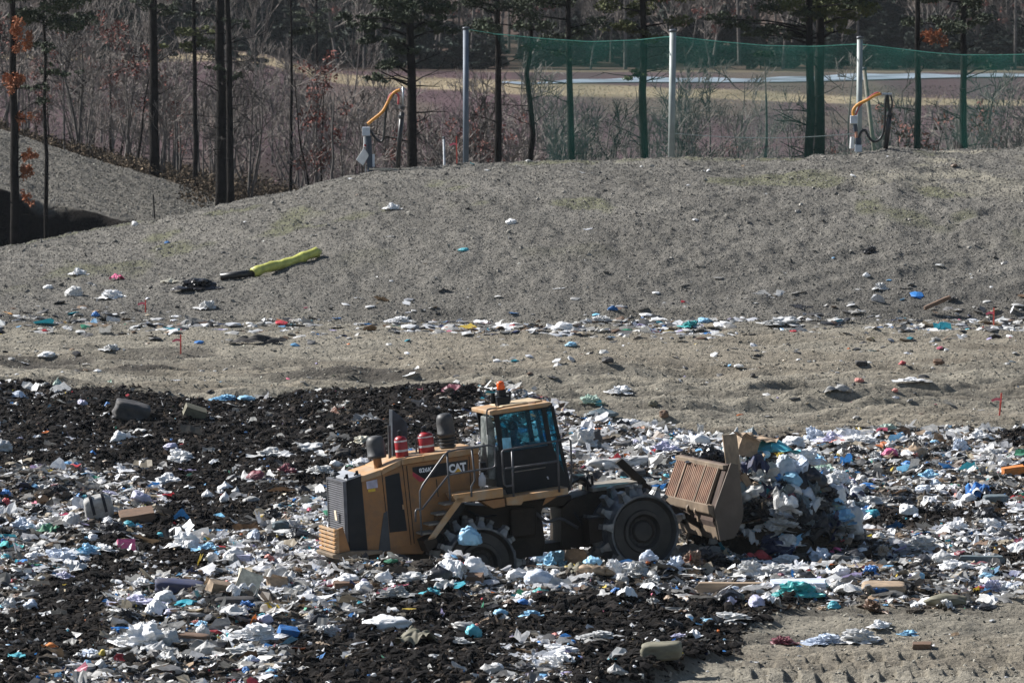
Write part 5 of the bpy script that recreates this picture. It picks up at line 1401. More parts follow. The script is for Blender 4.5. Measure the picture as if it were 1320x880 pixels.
def wellhead(px, py, kind, label):
    P = gp(px, py, ymin=238); sc = P.y / FPX
    r = empty('gas_wellhead', P); tag(r, label, 'wellhead', None)
    def L(x, y, d=0): return Vector(((x - px) * sc, d, (py - y) * sc))
    GB = mat('pale_grey_enclosure', (.52, .56, .62), .45, var=.1); PVC = mat('white_pvc', (.70, .70, .70), .4, var=.1)
    ORH = mat('orange_hose', (.62, .27, .04), .6, var=.15, scale=8, bump=.004, bscale=40); STEEL = mat('galvanised', (.42, .44, .46), .4, metal=.7, var=.15)
    def tube(n, pts, rad, m, k=8, sm=True): return MB().tube(curve_pts([L(*p) for p in pts], 5), rad, k).build(n, m, r, smooth=sm)
    if kind == 0:
        MB().tube([L(512.5, 224), L(515, 180), L(518.5, 145)], .085, 12).build('well_casing', hp, r, smooth=True)
        MB().tube([L(516.8, 152), L(517.2, 149)], .12, 12).tube([L(517.6, 141), L(518.4, 137)], .11, 12).build('casing_clamp', mat('clamp', (.05, .05, .055), .4, metal=.5), r)
        MB().tube([L(519.5, 140), L(519.5, 112)], .035, 8).build('riser', STEEL, r, smooth=True)
        MB().tube([L(511, 118), L(522.5, 115)], .03, 8).build('cross_pipe', STEEL, r, smooth=True)
        tube('orange_hose', [(474, 160), (480, 155), (494, 143), (503, 126), (509, 119), (516, 116)], .055, ORH)
        tube('red_hose', [(513.5, 135), (514, 125), (510, 120), (503, 123), (497, 139)], .035, mat('red_hose', (.40, .05, .06), .5))
        tube('black_hose', [(477, 168), (484, 178), (491, 183), (495, 175), (497, 150), (501, 130), (508, 121)], .045, hp)
        MB().box(L(467, 175, -.14), L(477, 164, .14)).build('control_box', GB, r, bevel=.015)
        MB().tube([L(477, 221), L(475, 175)], .11, 10).build('valve_column', mat('valve_blue_black', (.03, .045, .07), .5), r)
        MB().tube([L(470.5, 190), L(470.5, 176)], .05, 8).build('fitting', PVC, r)
        MB().tube([L(470.8, 189), L(470.8, 186)], .056, 8).build('red_band', RED, r)
        MB().add([L(459, 206, -.1), L(469, 190.5, -.1), L(476, 200, -.1), L(468, 213.5, -.1), L(459, 206, .08), L(469, 190.5, .08), L(476, 200, .08), L(468, 213.5, .08)],
                 [(0, 1, 2, 3), (7, 6, 5, 4), (0, 4, 5, 1), (1, 5, 6, 2), (2, 6, 7, 3), (3, 7, 4, 0)]).build('cover_sheet', PVC, r, bevel=.01)
        MB().box(L(480, 215, -.05), L(483, 199, .08)).build('gauge_tube', GB, r)
        MB().tube([L(471.3, 228), L(471.3, 213)], .02, 6).build('leg', STEEL, r)
    else:
        MB().tube([L(1141.5, 192), L(1144.5, 168), L(1147, 147)], .09, 12).build('well_casing', hp, r, smooth=True)
        MB().tube([L(1146.5, 149), L(1147.3, 145)], .15, 12).build('casing_clamp', mat('clamp', (.05, .05, .055), .4, metal=.5), r)
        tube('riser', [(1147, 146), (1145, 135), (1144, 122)], .05, hp)
        MB().tube([L(1137, 122), L(1149, 122)], .05, 8).build('cross_pipe', STEEL, r)
        tube('orange_hose', [(1100, 150), (1100, 142), (1106, 135), (1118, 129), (1128, 123), (1135, 121)], .055, ORH)
        tube('red_hose', [(1103, 149), (1108, 137), (1120, 126), (1130, 120), (1136, 122)], .03, mat('red_hose', (.40, .05, .06), .5))
        tube('black_hose', [(1106, 184), (1109, 172), (1115, 168), (1120, 177), (1127, 183), (1136, 177), (1140, 162), (1141, 135), (1143, 122)], .045, hp)
        tube('looped_hose', [(1147, 147), (1150, 135), (1148, 124), (1143, 121)], .035, hp)
        MB().box(L(1096, 159.5, -.14), L(1105, 149.5, .14)).build('control_box', GB, r, bevel=.015)
        MB().tube([L(1103, 170), L(1102, 160)], .08, 10).build('valve', mat('valve_blue_black', (.03, .045, .07), .5), r)
        MB().tube([L(1104, 178), L(1103.5, 169)], .05, 8).build('fitting', mat('salmon_pipe', (.5, .24, .16), .5), r)
        MB().tube([L(1097.5, 191.5, -.1), L(1098.5, 177, -.1)], .08, 12).build('gauge_tube', PVC, r)
        MB().box(L(1102, 196, -.1), L(1111, 187, .1)).build('base_block', GB, r, bevel=.01)
        MB().box(L(1103, 188, -.08), L(1110, 178, .08)).build('valve_body', mat('valve_blue_black', (.03, .045, .07), .5), r, bevel=.02)
    return r
wellhead(492, 221, 0, 'gas wellhead with orange hose on the left shoulder of the bank')
wellhead(1120, 196, 1, 'gas wellhead with orange hose behind the right crest of the bank')
pb = gp(515, 219, ymin=238)
o = MB().box((-.95, -.09, 0), (.95, .09, .05)).build('plank', mat('pale_wood', (.5, .45, .36), .8, var=.15)); o.location = pb + Vector((-.15, .2, -.01)); tag(o, 'pale plank lying at the foot of the left wellhead', 'plank')

# ------------------------------------------------------------------ net and its poles
PG = mat('galvanised_pole', (.27, .30, .29), .55, metal=.2, var=.12, scale=3)
def pole(px, pyt, pyb, Y, rad, m, name, label, cat, px2=None, group=None):
    T = at(px2 if px2 is not None else px, pyt, Y); B = at(px, pyb, Y); g = float(height(np.array([B.x]), np.array([Y]))[0])
    d = (T - B); B2 = B - d * ((B.z - g + .5) / d.z) if B.z > g - .5 else B
    r = empty(name, B2); tag(r, label, cat, group)
    MB().tube([Vector((0, 0, 0)), T - B2], rad * .9, 14, rad * .84).build('shaft', m, r, smooth=True)
    MB().lathe([(rad * 1.05, -.03), (rad * 1.08, .03), (rad * .5, .06), (.01, .07)], tuple(T - B2), n=14).build('cap', STL, r, smooth=True)
    return T, B2
T1, _ = pole(600.5, 37, 214, 252, .125, mat('bluish_grey_pole', (.10, .125, .16), .6, metal=.1, var=.15, scale=3), 'net_pole', 'blue grey net pole nearest the left wellhead', 'pole', group='tall poles along the crest')
T2, _ = pole(865.5, 40, 204, 252, .145, PG, 'net_pole', 'tall pale net pole in the middle of the crest', 'pole', px2=867.5, group='tall poles along the crest')
T3, _ = pole(1107, 49, 198, 252, .125, PG, 'net_pole', 'tall net pole behind the right wellhead', 'pole', px2=1108.5, group='tall poles along the crest')
pole(1127, 89, 196, 253.5, .09, mat('weathered_wood', (.22, .19, .15), .8, var=.2), 'brace_pole', 'leaning wooden brace beside the pole at the right wellhead', 'brace', px2=1114)
pole(573, 178, 214, 254, .05, mat('pale_marker', (.35, .37, .40), .6), 'marker_post', 'short grey marker post left of the blue grey net pole', 'post', px2=572)
stake(589, 176, 212, -.02, 'faded pink stake on the crest left of the blue grey net pole')
P = gp(199, 283, ymin=236); o = MB().tube([P - P, Vector((-.06, 0, 1.05))], .035, 8).build('fence_post', mat('dark_post', (.03, .028, .025), .8)); o.location = P + Vector((0, .3, -.1)); tag(o, 'thin dark fence post on the left brow of the bank', 'post')

nm, nnt, nb_ = new_mat('green_netting')
tr = nnt.nodes.new('ShaderNodeBsdfTransparent')
df = nnt.nodes.new('ShaderNodeBsdfDiffuse'); df.inputs['Color'].default_value = (.03, .16, .13, 1)
tl_ = nnt.nodes.new('ShaderNodeBsdfTranslucent'); tl_.inputs['Color'].default_value = (.03, .16, .13, 1)
m1 = nnt.nodes.new('ShaderNodeMixShader'); m1.inputs[0].default_value = .5
m2_ = nnt.nodes.new('ShaderNodeMixShader')
g_ = nnt.nodes.new('ShaderNodeAttribute'); g_.attribute_name = 'tint'      # how thickly the mesh hangs in folds
no = nnt.nodes.new('ShaderNodeTexNoise'); no.inputs['Scale'].default_value = .9; no.inputs['Detail'].default_value = 5
gg_ = nnt.nodes.new('ShaderNodeNewGeometry'); nnt.links.new(gg_.outputs['Position'], no.inputs['Vector'])
mu_ = nnt.nodes.new('ShaderNodeMath'); mu_.operation = 'MULTIPLY'; ad_ = nnt.nodes.new('ShaderNodeMath'); ad_.operation = 'ADD'; ad_.inputs[1].default_value = .5
nnt.links.new(no.outputs['Fac'], ad_.inputs[0]); nnt.links.new(ad_.outputs[0], mu_.inputs[0]); nnt.links.new(g_.outputs['Fac'], mu_.inputs[1]); nnt.links.new(mu_.outputs[0], m2_.inputs[0])
nnt.links.new(df.outputs[0], m1.inputs[1]); nnt.links.new(tl_.outputs[0], m1.inputs[2])
nnt.links.new(tr.outputs[0], m2_.inputs[1]); nnt.links.new(m1.outputs[0], m2_.inputs[2])
nnt.links.new(m2_.outputs[0], nnt.nodes['Material Output'].inputs['Surface']); nnt.nodes.remove(nb_)
NT = [(640, 44), (700, 50), (760, 54), (820, 52), (866, 47), (930, 54), (988, 59), (1050, 60), (1108, 57), (1150, 62), (1200, 68), (1240, 71), (1290, 71), (1330, 70), (1500, 66), (1560, 64)]
netp = np.array(NT, float)
nr = empty('safety_net', (0, 252.2, 0)); tag(nr, 'translucent green litter net strung between the tall poles on the crest', 'net')
xs = np.linspace(640, 1560, 130); n = 16; vs = []; fs = []; dens = []
for i, p in enumerate(xs):
    T = at(p, np.interp(p, netp[:, 0], netp[:, 1]), 252.2); gz = float(height(np.array([T.x]), np.array([252.2]))[0]) + .02
    for j in range(n + 1):
        t = j / n; xx = T.x + max(0, 1 - (p - 640) / 70) * t * 2.2
        vs.append((xx, .10 * math.sin(p * .045) * math.sin(t * 3), T.z + (gz - T.z) * t))
        dens.append((.24 * (1 - .45 * min(1, t * 1.1)) + (.12 if j == 0 else 0)) * min(1, .25 + (p - 640) / 90) * (1 + .25 * math.sin(p * .05 + t * 3)))
for i in range(len(xs) - 1):
    for j in range(n): a = i * (n + 1) + j; fs.append((a, a + 1, a + n + 2, a + n + 1))
link('netting', np_mesh('netting', np.array(vs), np.array(fs), np.array(dens)[:, None] * np.ones((1, 3)), True), nm, nr)
vs = [tuple(at(p, np.interp(p, netp[:, 0], netp[:, 1]), 252.2) - Vector((0, 252.2, 0))) for p in np.linspace(636, 1560, 80)]
MB().tube(vs, .018, 5).build('head_rope', mat('green_rope', (.12, .38, .30), .6), nr)
MB().tube([at(602, 38, 252.2) - Vector((0, 252.2, 0)), at(640, 44, 252.2) - Vector((0, 252.2, 0))], .012, 5).build('guy_rope', mat('green_rope', (.12, .38, .30), .6), nr)
MB().tube([tuple(at(p, 172 + 6 * math.sin((p - 866) / 242 * PI), 252.4) - Vector((0, 252.2, 0))) for p in np.linspace(866, 1108, 20)], .015, 5).build('lower_rope', mat('pale_rope', (.35, .36, .36), .7), nr)

# ================================================================== trees
BARKD = mat('dark_bark', (.016, .014, .013), .95, spec=.1, var=.4, scale=3, bump=.03, bscale=8)
BARKG = mat('grey_bark', (.105, .092, .082), .85, var=.35, scale=4)
TWIG = mat('grey_twigs', (.175, .15, .132), .8, var=.3, scale=2)
TWIGD = mat('dark_twigs', (.055, .046, .040), .8, var=.3, scale=2)
PINE = mat('pine_needles', (.030, .043, .018), .8, var=.5, scale=1.5)
PINEY = mat('yellowish_pine_needles', (.075, .085, .022), .8, var=.4, scale=1.5)  # yellower needle colour, given to whole trees
CED = mat('cedar_green', (.014, .026, .017), .85, var=.5, scale=.8)
OAK = mat('dead_oak_leaves', (.30, .10, .035), .8, var=.4, scale=2)
OAKD = mat('dull_red_leaves', (.17, .05, .035), .8, var=.4, scale=2)

def grow(mb, p, d, L, r, depth, rs, sides=5, spread=.55, kids=(3, 5), upw=.25, wob=.25, tipr=.35, maxd=4, minr=.012):
    n = 4 if depth < 2 else 3
    pts = [p]; dd = d.normalized()
    for i in range(n):
        dd = (dd + Vector((rs.gauss(0, wob * .5), rs.gauss(0, wob * .5), rs.gauss(0, wob * .3) + upw * .25))).normalized()
        pts.append(pts[-1] + dd * (L / n))
    mb.tube(pts, r, max(3, sides - depth), r * tipr if depth else r * .45, cap=False)
    if depth >= maxd: return
    k = rs.randint(*kids)
    for j in range(k):
        t = rs.uniform(.25 if depth else .3, 1.0); i = min(int(t * n), n - 1); q = pts[i].lerp(pts[i + 1], t * n - i)
        ax = dd.orthogonal().normalized(); ax.rotate(Matrix.Rotation(rs.uniform(0, 2 * PI), 3, dd))
        nd = (dd + ax * rs.uniform(spread * .6, spread * 1.5)).normalized()
        grow(mb, q, nd, L * rs.uniform(.42, .72), max(r * rs.uniform(.38, .58) * (1.1 - .4 * t), minr), depth + 1, rs, sides, spread, kids, upw, wob, tipr, maxd, minr)

def cloud(centres, n, size, seed, flat=1.0):
    """leaf faces scattered about centres [(x,y,z,r)...]"""
    g = np.random.default_rng(seed); C = np.array(centres, float)
    w = C[:, 3] ** 2; k = g.choice(len(C), n, p=w / w.sum())
    d = g.normal(0, 1, (n, 3)); d /= np.linalg.norm(d, axis=1)[:, None]
    rr = g.random(n) ** .45
    P = C[k, :3] + d * (rr * C[k, 3])[:, None] * np.array([1, 1, flat])
    a = g.normal(0, 1, (n, 3)); a /= np.linalg.norm(a, axis=1)[:, None]; b = np.cross(a, g.normal(0, 1, (n, 3))); b /= np.linalg.norm(b, axis=1)[:, None]
    s_ = size * g.uniform(.5, 1.4, (n, 1))
    V = np.stack([P + a * s_, P - a * s_ * .6 + b * s_ * .5, P - a * s_ * .6 - b * s_ * .5], 1).reshape(-1, 3)
    return V, np.arange(n * 3).reshape(-1, 3)

def bare_proto(seed, H, r0, stems=1, maxd=3, kids=(3, 5), spread=.55, twig=TWIG, bark=BARKG, leaves=None, upw=.3, minr=.014):
    rs = random.Random(seed); tk = MB(); br = MB(); root = []
    for s_ in range(stems):
        d = Vector((rs.gauss(0, .10 + .12 * (stems > 1)), rs.gauss(0, .10), 1)); p = Vector((rs.gauss(0, .12) * (stems > 1), rs.gauss(0, .1) * (stems > 1), -.2))
        pts = [p]; dd = d.normalized(); n = 9
        for i in range(n):
            dd = (dd + Vector((rs.gauss(0, .08), rs.gauss(0, .08), .05))).normalized(); pts.append(pts[-1] + dd * H / n)
        tk.tube(pts, r0, 7, r0 * .18, cap=False)
        for i in range(int(H * 1.8)):
            t = rs.uniform(.25, 1); j = min(int(t * n), n - 1); q = pts[j].lerp(pts[j + 1], t * n - j)
            az = rs.uniform(0, 2 * PI); nd = Vector((math.cos(az), math.sin(az), rs.uniform(.35, 1.1))).normalized()
            grow(br, q, nd, H * rs.uniform(.16, .32) * (1.15 - .6 * t), max(r0 * .42 * (1.1 - t * .7), minr), 1, rs, 4, spread, kids, upw, .3, .5, maxd, minr)
    tm_ = bpy.data.meshes.new('trunk'); tm_.from_pydata(tk.v, [], tk.f); tm_.materials.append(bark); tm_.polygons.foreach_set('use_smooth', [True] * len(tm_.polygons))
    bm_ = bpy.data.meshes.new('branches'); bm_.from_pydata(br.v, [], br.f); bm_.materials.append(twig)
    lm = None
    if leaves:
        cs = [(*br.v[rs.randrange(len(br.v))], rs.uniform(.25, .5)) for _ in range(leaves[1])]
        V, F = cloud(cs, leaves[2], leaves[3], seed); lm = np_mesh('dead_leaves', V, F); lm.materials.append(leaves[0])
    return tm_, bm_, lm

def plant_tree(proto, name, label, cat, group, P, sc, rz, szy=1, crown='branches', lname='dead_leaves'):
    r = empty(name, P, (0, 0, rz)); r.scale = (sc * szy, sc * szy, sc); tag(r, label, cat, group)
    link('trunk', proto[0], None, r)
    if proto[1] is not None: link(crown, proto[1], None, r)
    if proto[2] is not None: link(lname, proto[2], None, r)
    return r

def hz(x, Y): return float(height(np.array([x]), np.array([Y]))[0])

# scrub trees at the edge of the bog
scrub = [bare_proto(s_, 5.0, .055, st, 3, (3, 4), .6, tw, bk, lv) for s_, st, tw, bk, lv in
         ((1, 1, TWIG, BARKG, None), (2, 3, TWIG, BARKG, None), (3, 2, TWIGD, BARKG, None), (4, 1, TWIGD, BARKD, (OAKD, 8, 420, .07)), (5, 3, TWIG, BARKG, None), (6, 2, TWIG, BARKD, (OAKD, 14, 700, .08)))]
rs = random.Random(5)
n_s = 0
for i in range(235):
    if i < 105: px = rs.uniform(-60, 640)
    else: px = rs.uniform(560, 1380)
    Y = rs.uniform(304, 400) if px < 500 else rs.uniform(278, 350)
    x = (px - 660) / FPX * Y
    # the mound and the view of the bog stay open in places
    k = rs.choice([0, 1, 2, 4, 0, 1]) if rs.random() < .86 else rs.choice([3, 5])
    sc = rs.uniform(.6, 1.5) * (1.0 if px < 640 else 1.05)
    if px > 640: sc *= rs.choice([.8, 1.0, 1.1])
    red = k in (3, 5)
    plant_tree(scrub[k], 'bare_sapling', 'leafless grey sapling with some dull red leaves between the bank and the bog' if red else 'leafless grey sapling between the bank and the bog', 'sapling', 'red leaved saplings behind the bank' if red else 'bare saplings behind the bank', (x, Y, hz(x, Y) - .1), sc, rs.uniform(0, 6.28))
# wispy taller bare trees behind the mound at left and by the net
wisp = [bare_proto(s_, 8.5, .085, 1, 3, (3, 5), .42, TWIG, BARKG, None, .7) for s_ in (21, 22, 23)]
for i, (px, Y, sc) in enumerate([(90, 400, 1.0), (130, 410, 1.0), (165, 395, 1.05), (215, 405, 1.0), (250, 415, .95), (60, 420, 1.0), (30, 400, 1.1), (350, 390, .8), (430, 330, .8), (465, 340, .75), (576, 290, .72), (548, 285, .65), (700, 285, .6), (905, 284, .68), (935, 288, .62), (775, 292, .85), (740, 300, .9), (850, 295, .85), (1010, 300, .8), (1150, 298, .75), (1215, 300, .8), (1290, 296, .8), (960, 298, .85), (1075, 287, .7), (400, 345, .75), (10, 430, 1.1), (300, 420, .9)]):
    x = (px - 660) / FPX * Y
    plant_tree(wisp[i % 3], 'bare_tree', 'taller leafless tree with fine pale twigs rising from the scrub', 'tree', 'wispy bare trees behind the bank', (x, Y, hz(x, Y) - .1), sc, rs.uniform(0, 6.28))
for i in range(12):
    px = rs.uniform(-60, 620); Y = rs.uniform(330, 470); x = (px - 660) / FPX * Y
    plant_tree(wisp[i % 3], 'bare_tree', 'taller leafless tree with fine pale twigs rising from the scrub', 'tree', 'wispy bare trees behind the bank', (x, Y, hz(x, Y) - .1), rs.uniform(.6, 1.15), rs.uniform(0, 6.28))
# heathy growth of the bog and grass of its dykes
g3 = np.random.default_rng(15); n = 150000
Yb = np.sqrt(g3.uniform(355 ** 2, 640 ** 2, n)); xb = g3.uniform(-1.15, 1.15, n) * 660 / FPX * Yb
yb = 17 * FPX / Yb - 142; pb_ = 660 + FPX * xb / Yb
wat = (pb_ > 630) & (yb < 110) & (yb > 90); xb, Yb = xb[~wat], Yb[~wat]; n = len(xb)
kk = g3.uniform(.06, .18, n); zb = height(xb, Yb)
A_ = np.stack([xb, Yb, zb - .1], 1); w_ = kk[:, None] * g3.uniform(.6, 1.4, (n, 1)); an = g3.uniform(0, PI, n); dx_ = np.stack([np.cos(an), np.sin(an), 0 * an], 1) * w_
V = np.stack([A_ - dx_, A_ + dx_, A_ + np.stack([g3.normal(0, .2, n), g3.normal(0, .2, n), kk], 1)], 1).reshape(-1, 3)
cb_ = np.array([[.08, .05, .053]]) * np.exp(g3.normal(0, .3, (n, 1))); alt = g3.random(n) < .25; cb_[alt] = np.array([.12, .10, .07])
ybb = 17 * FPX / Yb - 142; pbb = 660 + FPX * xb / Yb
dyke = np.abs(ybb - np.interp(pbb, [-400, 0, 300, 440, 660, 880, 1100, 1320, 1800], [98, 99, 100, 103, 111, 122, 129, 133, 136])) < 9; cb_[dyke] = np.array([.30, .24, .15]) * np.exp(g3.normal(0, .3, (dyke.sum(), 1)))
tag(link('bog_heath', np_mesh('bog_heath', V, np.arange(n * 3).reshape(-1, 3), np.repeat(cb_, 3, 0)), attr_mat('heath', rough=.9, spec=.1)), 'low purple brown heath and tan grass covering the bog', 'heath', kind='stuff')
# dry brush under the saplings
cs = []
for i in range(900):
    px = rs.uniform(-120, 640); Y = rs.uniform(301, 350); x = (px - 660) / FPX * Y; cs.append((x, Y, hz(x, Y) + .25, rs.uniform(.3, .7)))
for i in range(500):
    px = rs.uniform(240, 1400); Y = rs.uniform(275, 340); x = (px - 660) / FPX * Y; cs.append((x, Y, hz(x, Y) + .25, rs.uniform(.3, .7)))
V, F = cloud(cs, 90000, .085, 3, .8); g2 = np.random.default_rng(5)
tn = np.repeat(np.array([[.085, .065, .045]]) * np.exp(g2.normal(0, .5, (len(F), 1))), 3, 0)
tag(link('dry_brush', np_mesh('dry_brush', V, F, tn), attr_mat('brush', rough=.9, spec=.1)), 'dry grass and bramble under the saplings', 'brush', kind='stuff')

# the tall pines: trunk, dead limbs, needle tufts
def pine(px, pyb, Y, wpx, lean, label, tufts=(), dead=16, H=17, seed=0, bark=BARKD, leaf=PINE, name='pine_tree', leafs=None, group=None, kink=.02, cat='pine tree', seedl=0, top=True, lroom=(.9, 2.0)):
    rs_ = random.Random(seed * 77 + int(px)); B = at(px, pyb, Y); g = hz(B.x, Y); B.z = min(B.z, g + .3) if pyb > 215 else g
    sc = Y / FPX; r0 = wpx * sc / 2 * 1.42
    r = empty(name, (B.x, Y, g - .2)); tag(r, label, cat, group)
    n = 14; pts = []
    for i in range(n + 1):
        t = i / n; pts.append(Vector((lean * sc / 6.0 * H * t * .5 + rs_.gauss(0, kink), rs_.gauss(0, kink), H * t)))
    MB().tube(pts, [r0 * (1.25 if i == 0 else 1.0 - .72 * (i / n) ** 1.2) for i in range(n + 1)], 10, cap=True).build('trunk', bark, r, smooth=True)
    lb = MB(); lb.tube(pts, r0 * .12, 4)
    def on(z):
        t = min(max(z / H, 0), .999) * n; i = int(t); return pts[i].lerp(pts[i + 1], t - i)
    for k in range(dead):
        z = rs_.uniform(1.6, H * .62); az = rs_.uniform(0, 2 * PI)
        grow(lb, on(z), Vector((math.cos(az), math.sin(az), rs_.uniform(-.1, .45))), rs_.uniform(*lroom) * (.6 if wpx < 6 else 1), max(r0 * .14, .014), 2, rs_, 5, .6, (1, 3), .1, .35, .3, 3)
    C = []
    for (tx, ty, tr_) in tufts:
        p = at(tx, ty, Y); q = Vector((p.x - B.x, rs_.uniform(-.6, .6), p.z - (g - .2)))
        a = on(max(q.z - .35, 1)); lb.tube([a, a.lerp(q, .5) + Vector((0, 0, .12)), q], r0 * .22, 4, .012)
        for _ in range(8): C.append((q.x + rs_.gauss(0, tr_ * .75), q.y + rs_.gauss(0, tr_ * .75), q.z + rs_.gauss(0, tr_ * (.26 if leaf is not OAK else .6)), tr_ * rs_.uniform(.35, .7)))
    if top:
        for k in range(26):
            z = rs_.uniform(H * .62, H); az = rs_.uniform(0, 2 * PI); R_ = rs_.uniform(.5, 2.2) * (1.15 - (z / H - .62) / .38 * .8)
            a = on(z); q = a + Vector((math.cos(az) * R_, math.sin(az) * R_, .25)); lb.tube([a, q], r0 * .2, 4, .015)
            C.append((q.x, q.y, q.z, rs_.uniform(.45, .8)))
    lb.build('limbs', bark, r)
    if C:
        V, F = cloud(C, (160 if leaf is not OAK else 45) * len(C), .085 if leaf is not OAK else .065, seed + 3, .42 if leaf is not OAK else 1.3); o = link('needles' if leaf is not OAK else 'dead_leaves', np_mesh('needles', V, F), leaf, r)
    return r
pine(20, 315, 252.5, 9, -3, 'tree with clumps of rusty orange leaves at the far left edge', [(25, 42, .35), (28, 58, .25), (14, 100, .35), (24, 103, .2), (28, 155, .25), (36, 200, .22), (38, 223, .25), (34, 258, .18)], 14, seed=1, leaf=OAK, name='oak_tree', cat='tree', top=False, lroom=(.5, 1.1))
pine(60, 306, 254, 4.4, -2, 'thin dark pine standing just right of the rusty leaved tree', [(55, 130, .28), (68, 92, .35), (48, 112, .3), (60, 60, .35)], 12, seed=2, H=14)
pine(199, 211, 306, 9.5, -2, 'straight dark pine on the brow of the left mound', [(185, 5, .5), (215, 12, .5)], 12, seed=3, H=18)
pine(252, 222, 304, 5, -2, 'slender pine right of the straight dark one', [(244, 42, .6), (262, 55, .5), (236, 60, .5), (268, 40, .4)], 10, seed=4, H=17, leaf=PINEY)
pine(286, 250, 290, 11, -3, 'left trunk of the twin pines where the mound meets the bank', [(268, 18, .5), (275, 62, .35), (300, 100, .3)], 16, seed=5, H=19)
pine(297, 257, 288, 7, -3, 'right trunk of the twin pines where the mound meets the bank', [(312, 30, .4), (282, 88, .3)], 16, seed=6, H=18)
pine(532, 213, 272, 12.5, -2, 'thick dark pine just right of the left wellhead', [(470, 35, .55), (490, 50, .55), (505, 25, .6), (545, 12, .7), (500, 85, .5), (485, 100, .4), (560, 28, .5), (572, 40, .35), (455, 22, .4), (520, 60, .45)], 18, seed=7, H=18, leaf=PINE)
pine(643, 210, 276, 9, -1, 'dark pine right of the blue grey net pole', [(600, 8, .4), (665, 5, .4)], 14, seed=8, H=18)
pine(682, 210, 280, 7.5, 1, 'crooked pine where the green net begins', [(670, 8, .3)], 18, seed=9, H=17, kink=.10)
pine(739, 208, 276, 9, -6, 'leaning dark pine behind the left part of the net', [(722, 70, .3)], 12, seed=10, H=17)
pine(831, 203, 278, 10.5, -2, 'pine with yellowish needles left of the middle net pole', [(815, 38, .5), (806, 30, .35), (838, 48, .35), (822, 95, .35), (818, 15, .4)], 14, seed=11, H=18, leaf=PINEY)
pine(988, 200, 275, 6.5, -1, 'slim grey trunk seen through the net between two pale poles', [(985, 70, .25)], 10, seed=12, H=9, top=False, bark=BARKG)
pine(1044, 198, 276, 11, -1, 'left trunk of the thick pine pair behind the net', [(1000, 38, .5), (960, 30, .5), (930, 25, .5), (1020, 42, .5), (975, 45, .4), (1040, 15, .5)], 16, seed=13, H=19)
pine(1056, 198, 277, 13, 0, 'right trunk of the thick pine pair behind the net', [(1075, 12, .6), (1100, 22, .45), (1062, 25, .5), (1095, 5, .5), (1085, 40, .35)], 14, seed=14, H=19, leaf=PINEY)
pine(1183, 189, 278, 8.5, -1, 'pine with a clump of rusty leaves right of the right wellhead', [(1200, 46, .28), (1192, 50, .22), (1207, 42, .15)], 16, seed=15, H=18, leaf=OAK, name='tree', cat='tree', top=False)
pine(1243, 190, 280, 9, -1, 'dark pine nearest the right edge', [(1262, 78, .3), (1275, 88, .25), (1232, 62, .3), (1255, 30, .3)], 16, seed=16, H=18)
pine(375, 228, 312, 3.6, 1, 'thin bare pine trunk between the twin pines and the left wellhead', [(385, 40, .3)], 12, seed=17, H=13, top=False)
pine(428, 225, 300, 4.0, 2, 'thin grey trunk left of the left wellhead', [], 20, seed=18, H=8, top=False, bark=BARKG)
pine(578, 208, 285, 3.6, -1, 'thin dark trunk left of the blue grey net pole', [], 12, seed=19, H=6, top=False)
pine(628, 208, 276, 3.2, -3, 'forked thin trunk right of the blue grey net pole', [], 8, seed=20, H=3.4, top=False)
pine(408, 130, 470, 4, 0, 'dark pine trunk standing on the bog edge left of centre', [(400, 20, 1.0), (420, 35, 1.0)], 8, seed=21, H=14)

# far wood beyond the bog
def far_conifer(seed, H):
    rs_ = random.Random(seed); C = []
    for k in range(34):
        t = rs_.random() ** .8; z = H * (.08 + .9 * t); R_ = (1 - t) * H * .26 + .2; az = rs_.uniform(0, 6.28)
        C.append((math.cos(az) * R_ * rs_.uniform(.2, 1), math.sin(az) * R_ * rs_.uniform(.2, 1), z, H * .10 * rs_.uniform(.6, 1.2) * (1.25 - t)))
    V, F = cloud(C, 5200, .24, seed, .6); cm_ = np_mesh('crown', V, F); cm_.materials.append(CED)
    tk = MB().tube([(0, 0, -.3), (0, 0, H * .95)], H * .018, 6, .03); tm_ = bpy.data.meshes.new('trunk'); tm_.from_pydata(tk.v, [], tk.f); tm_.materials.append(BARKD)
    return tm_, cm_, None
fc = [far_conifer(s_, 8) for s_ in (31, 32, 33, 34)]
def far_pine(seed, H, lf):
    rs_ = random.Random(seed); C = []; br = MB()
    for k in range(30):
        z = H * rs_.uniform(.55, 1); az = rs_.uniform(0, 6.28); R_ = rs_.uniform(.6, 2.6) * (1.3 - z / H * .8); q = (math.cos(az) * R_, math.sin(az) * R_, z + .3)
        br.tube([(0, 0, z), q], .06, 3, .02); C.append((*q, rs_.uniform(.6, 1.0)))
    V, F = cloud(C, 3600, .20, seed, .5); cm_ = np_mesh('crown', V, F); cm_.materials.append(lf)
    br.tube([(0, 0, -.3), (rs_.gauss(0, .2), 0, H * .5), (0, 0, H)], .19, 7, .05)
    tm_ = bpy.data.meshes.new('trunk'); tm_.from_pydata(br.v, [], br.f); tm_.materials.append(BARKG)
    return tm_, cm_, None
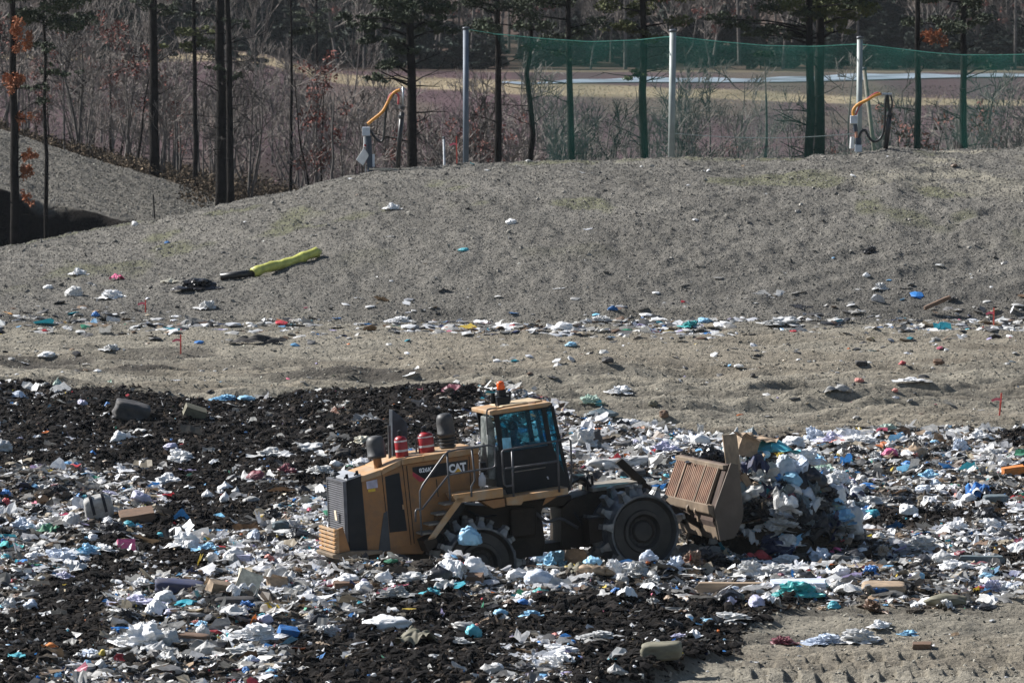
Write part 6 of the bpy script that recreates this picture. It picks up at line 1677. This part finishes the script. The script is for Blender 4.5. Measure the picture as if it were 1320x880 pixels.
fp = [far_pine(s_, 17, l_) for s_, l_ in ((41, PINE), (42, CED), (43, PINE))]
fb = [bare_proto(s_, 13, .16, 1, 3, (3, 4), .5, TWIG, BARKG, lv, .5, .034) for s_, lv in ((51, None), (52, None), (53, (OAKD, 20, 500, .16)))]
for i in range(330):
    px = rs.uniform(-90, 1410); Y = rs.uniform(648, 735); x = (px - 660) / FPX * Y
    if i % 10 < 3: plant_tree(fp[i % 3], 'far_pine', 'tall pine in the far wood beyond the bog', 'pine tree', 'pines of the far wood', (x, Y, hz(x, Y)), rs.uniform(.7, 1.05), rs.uniform(0, 6.28), crown='crown')
    else: plant_tree(fb[i % 3], 'far_bare_tree', 'tall leafless tree in the far wood beyond the bog', 'tree', 'leafless trees of the far wood', (x, Y, hz(x, Y)), rs.uniform(.7, 1.1), rs.uniform(0, 6.28))
for i in range(250):
    px = rs.uniform(-90, 1410); Y = rs.uniform(648, 672) if i < 150 else rs.uniform(672, 720); x = (px - 660) / FPX * Y
    if i < 20: px = rs.uniform(-60, 340); Y = rs.uniform(560, 648); x = (px - 660) / FPX * Y
    s_ = rs.uniform(.35, .75) if i < 150 else rs.uniform(.6, 1.2)
    plant_tree(fc[i % 4], 'far_evergreen', 'dark bushy evergreen along the far side of the bog', 'evergreen', 'dark evergreens along the far side of the bog', (x, Y, hz(x, Y) - .3), s_, rs.uniform(0, 6.28), szy=rs.uniform(1.2, 2.0), crown='crown')

# thin winter haze over the whole place
hm = bpy.data.materials.new('thin_air'); hm.use_nodes = True; hn = hm.node_tree; hn.nodes.remove(hn.nodes['Principled BSDF'])
pv_ = hn.nodes.new('ShaderNodeVolumePrincipled'); pv_.inputs['Color'].default_value = (.86, .91, .97, 1); pv_.inputs['Density'].default_value = .00004; pv_.inputs['Anisotropy'].default_value = 0
hn.links.new(pv_.outputs[0], hn.nodes['Material Output'].inputs['Volume'])
tag(MB().box((-3600, -20, -6), (3600, 3400, 75)).build('haze', hm), 'thin pale haze lying over the bog and the far wood', 'haze', kind='stuff')
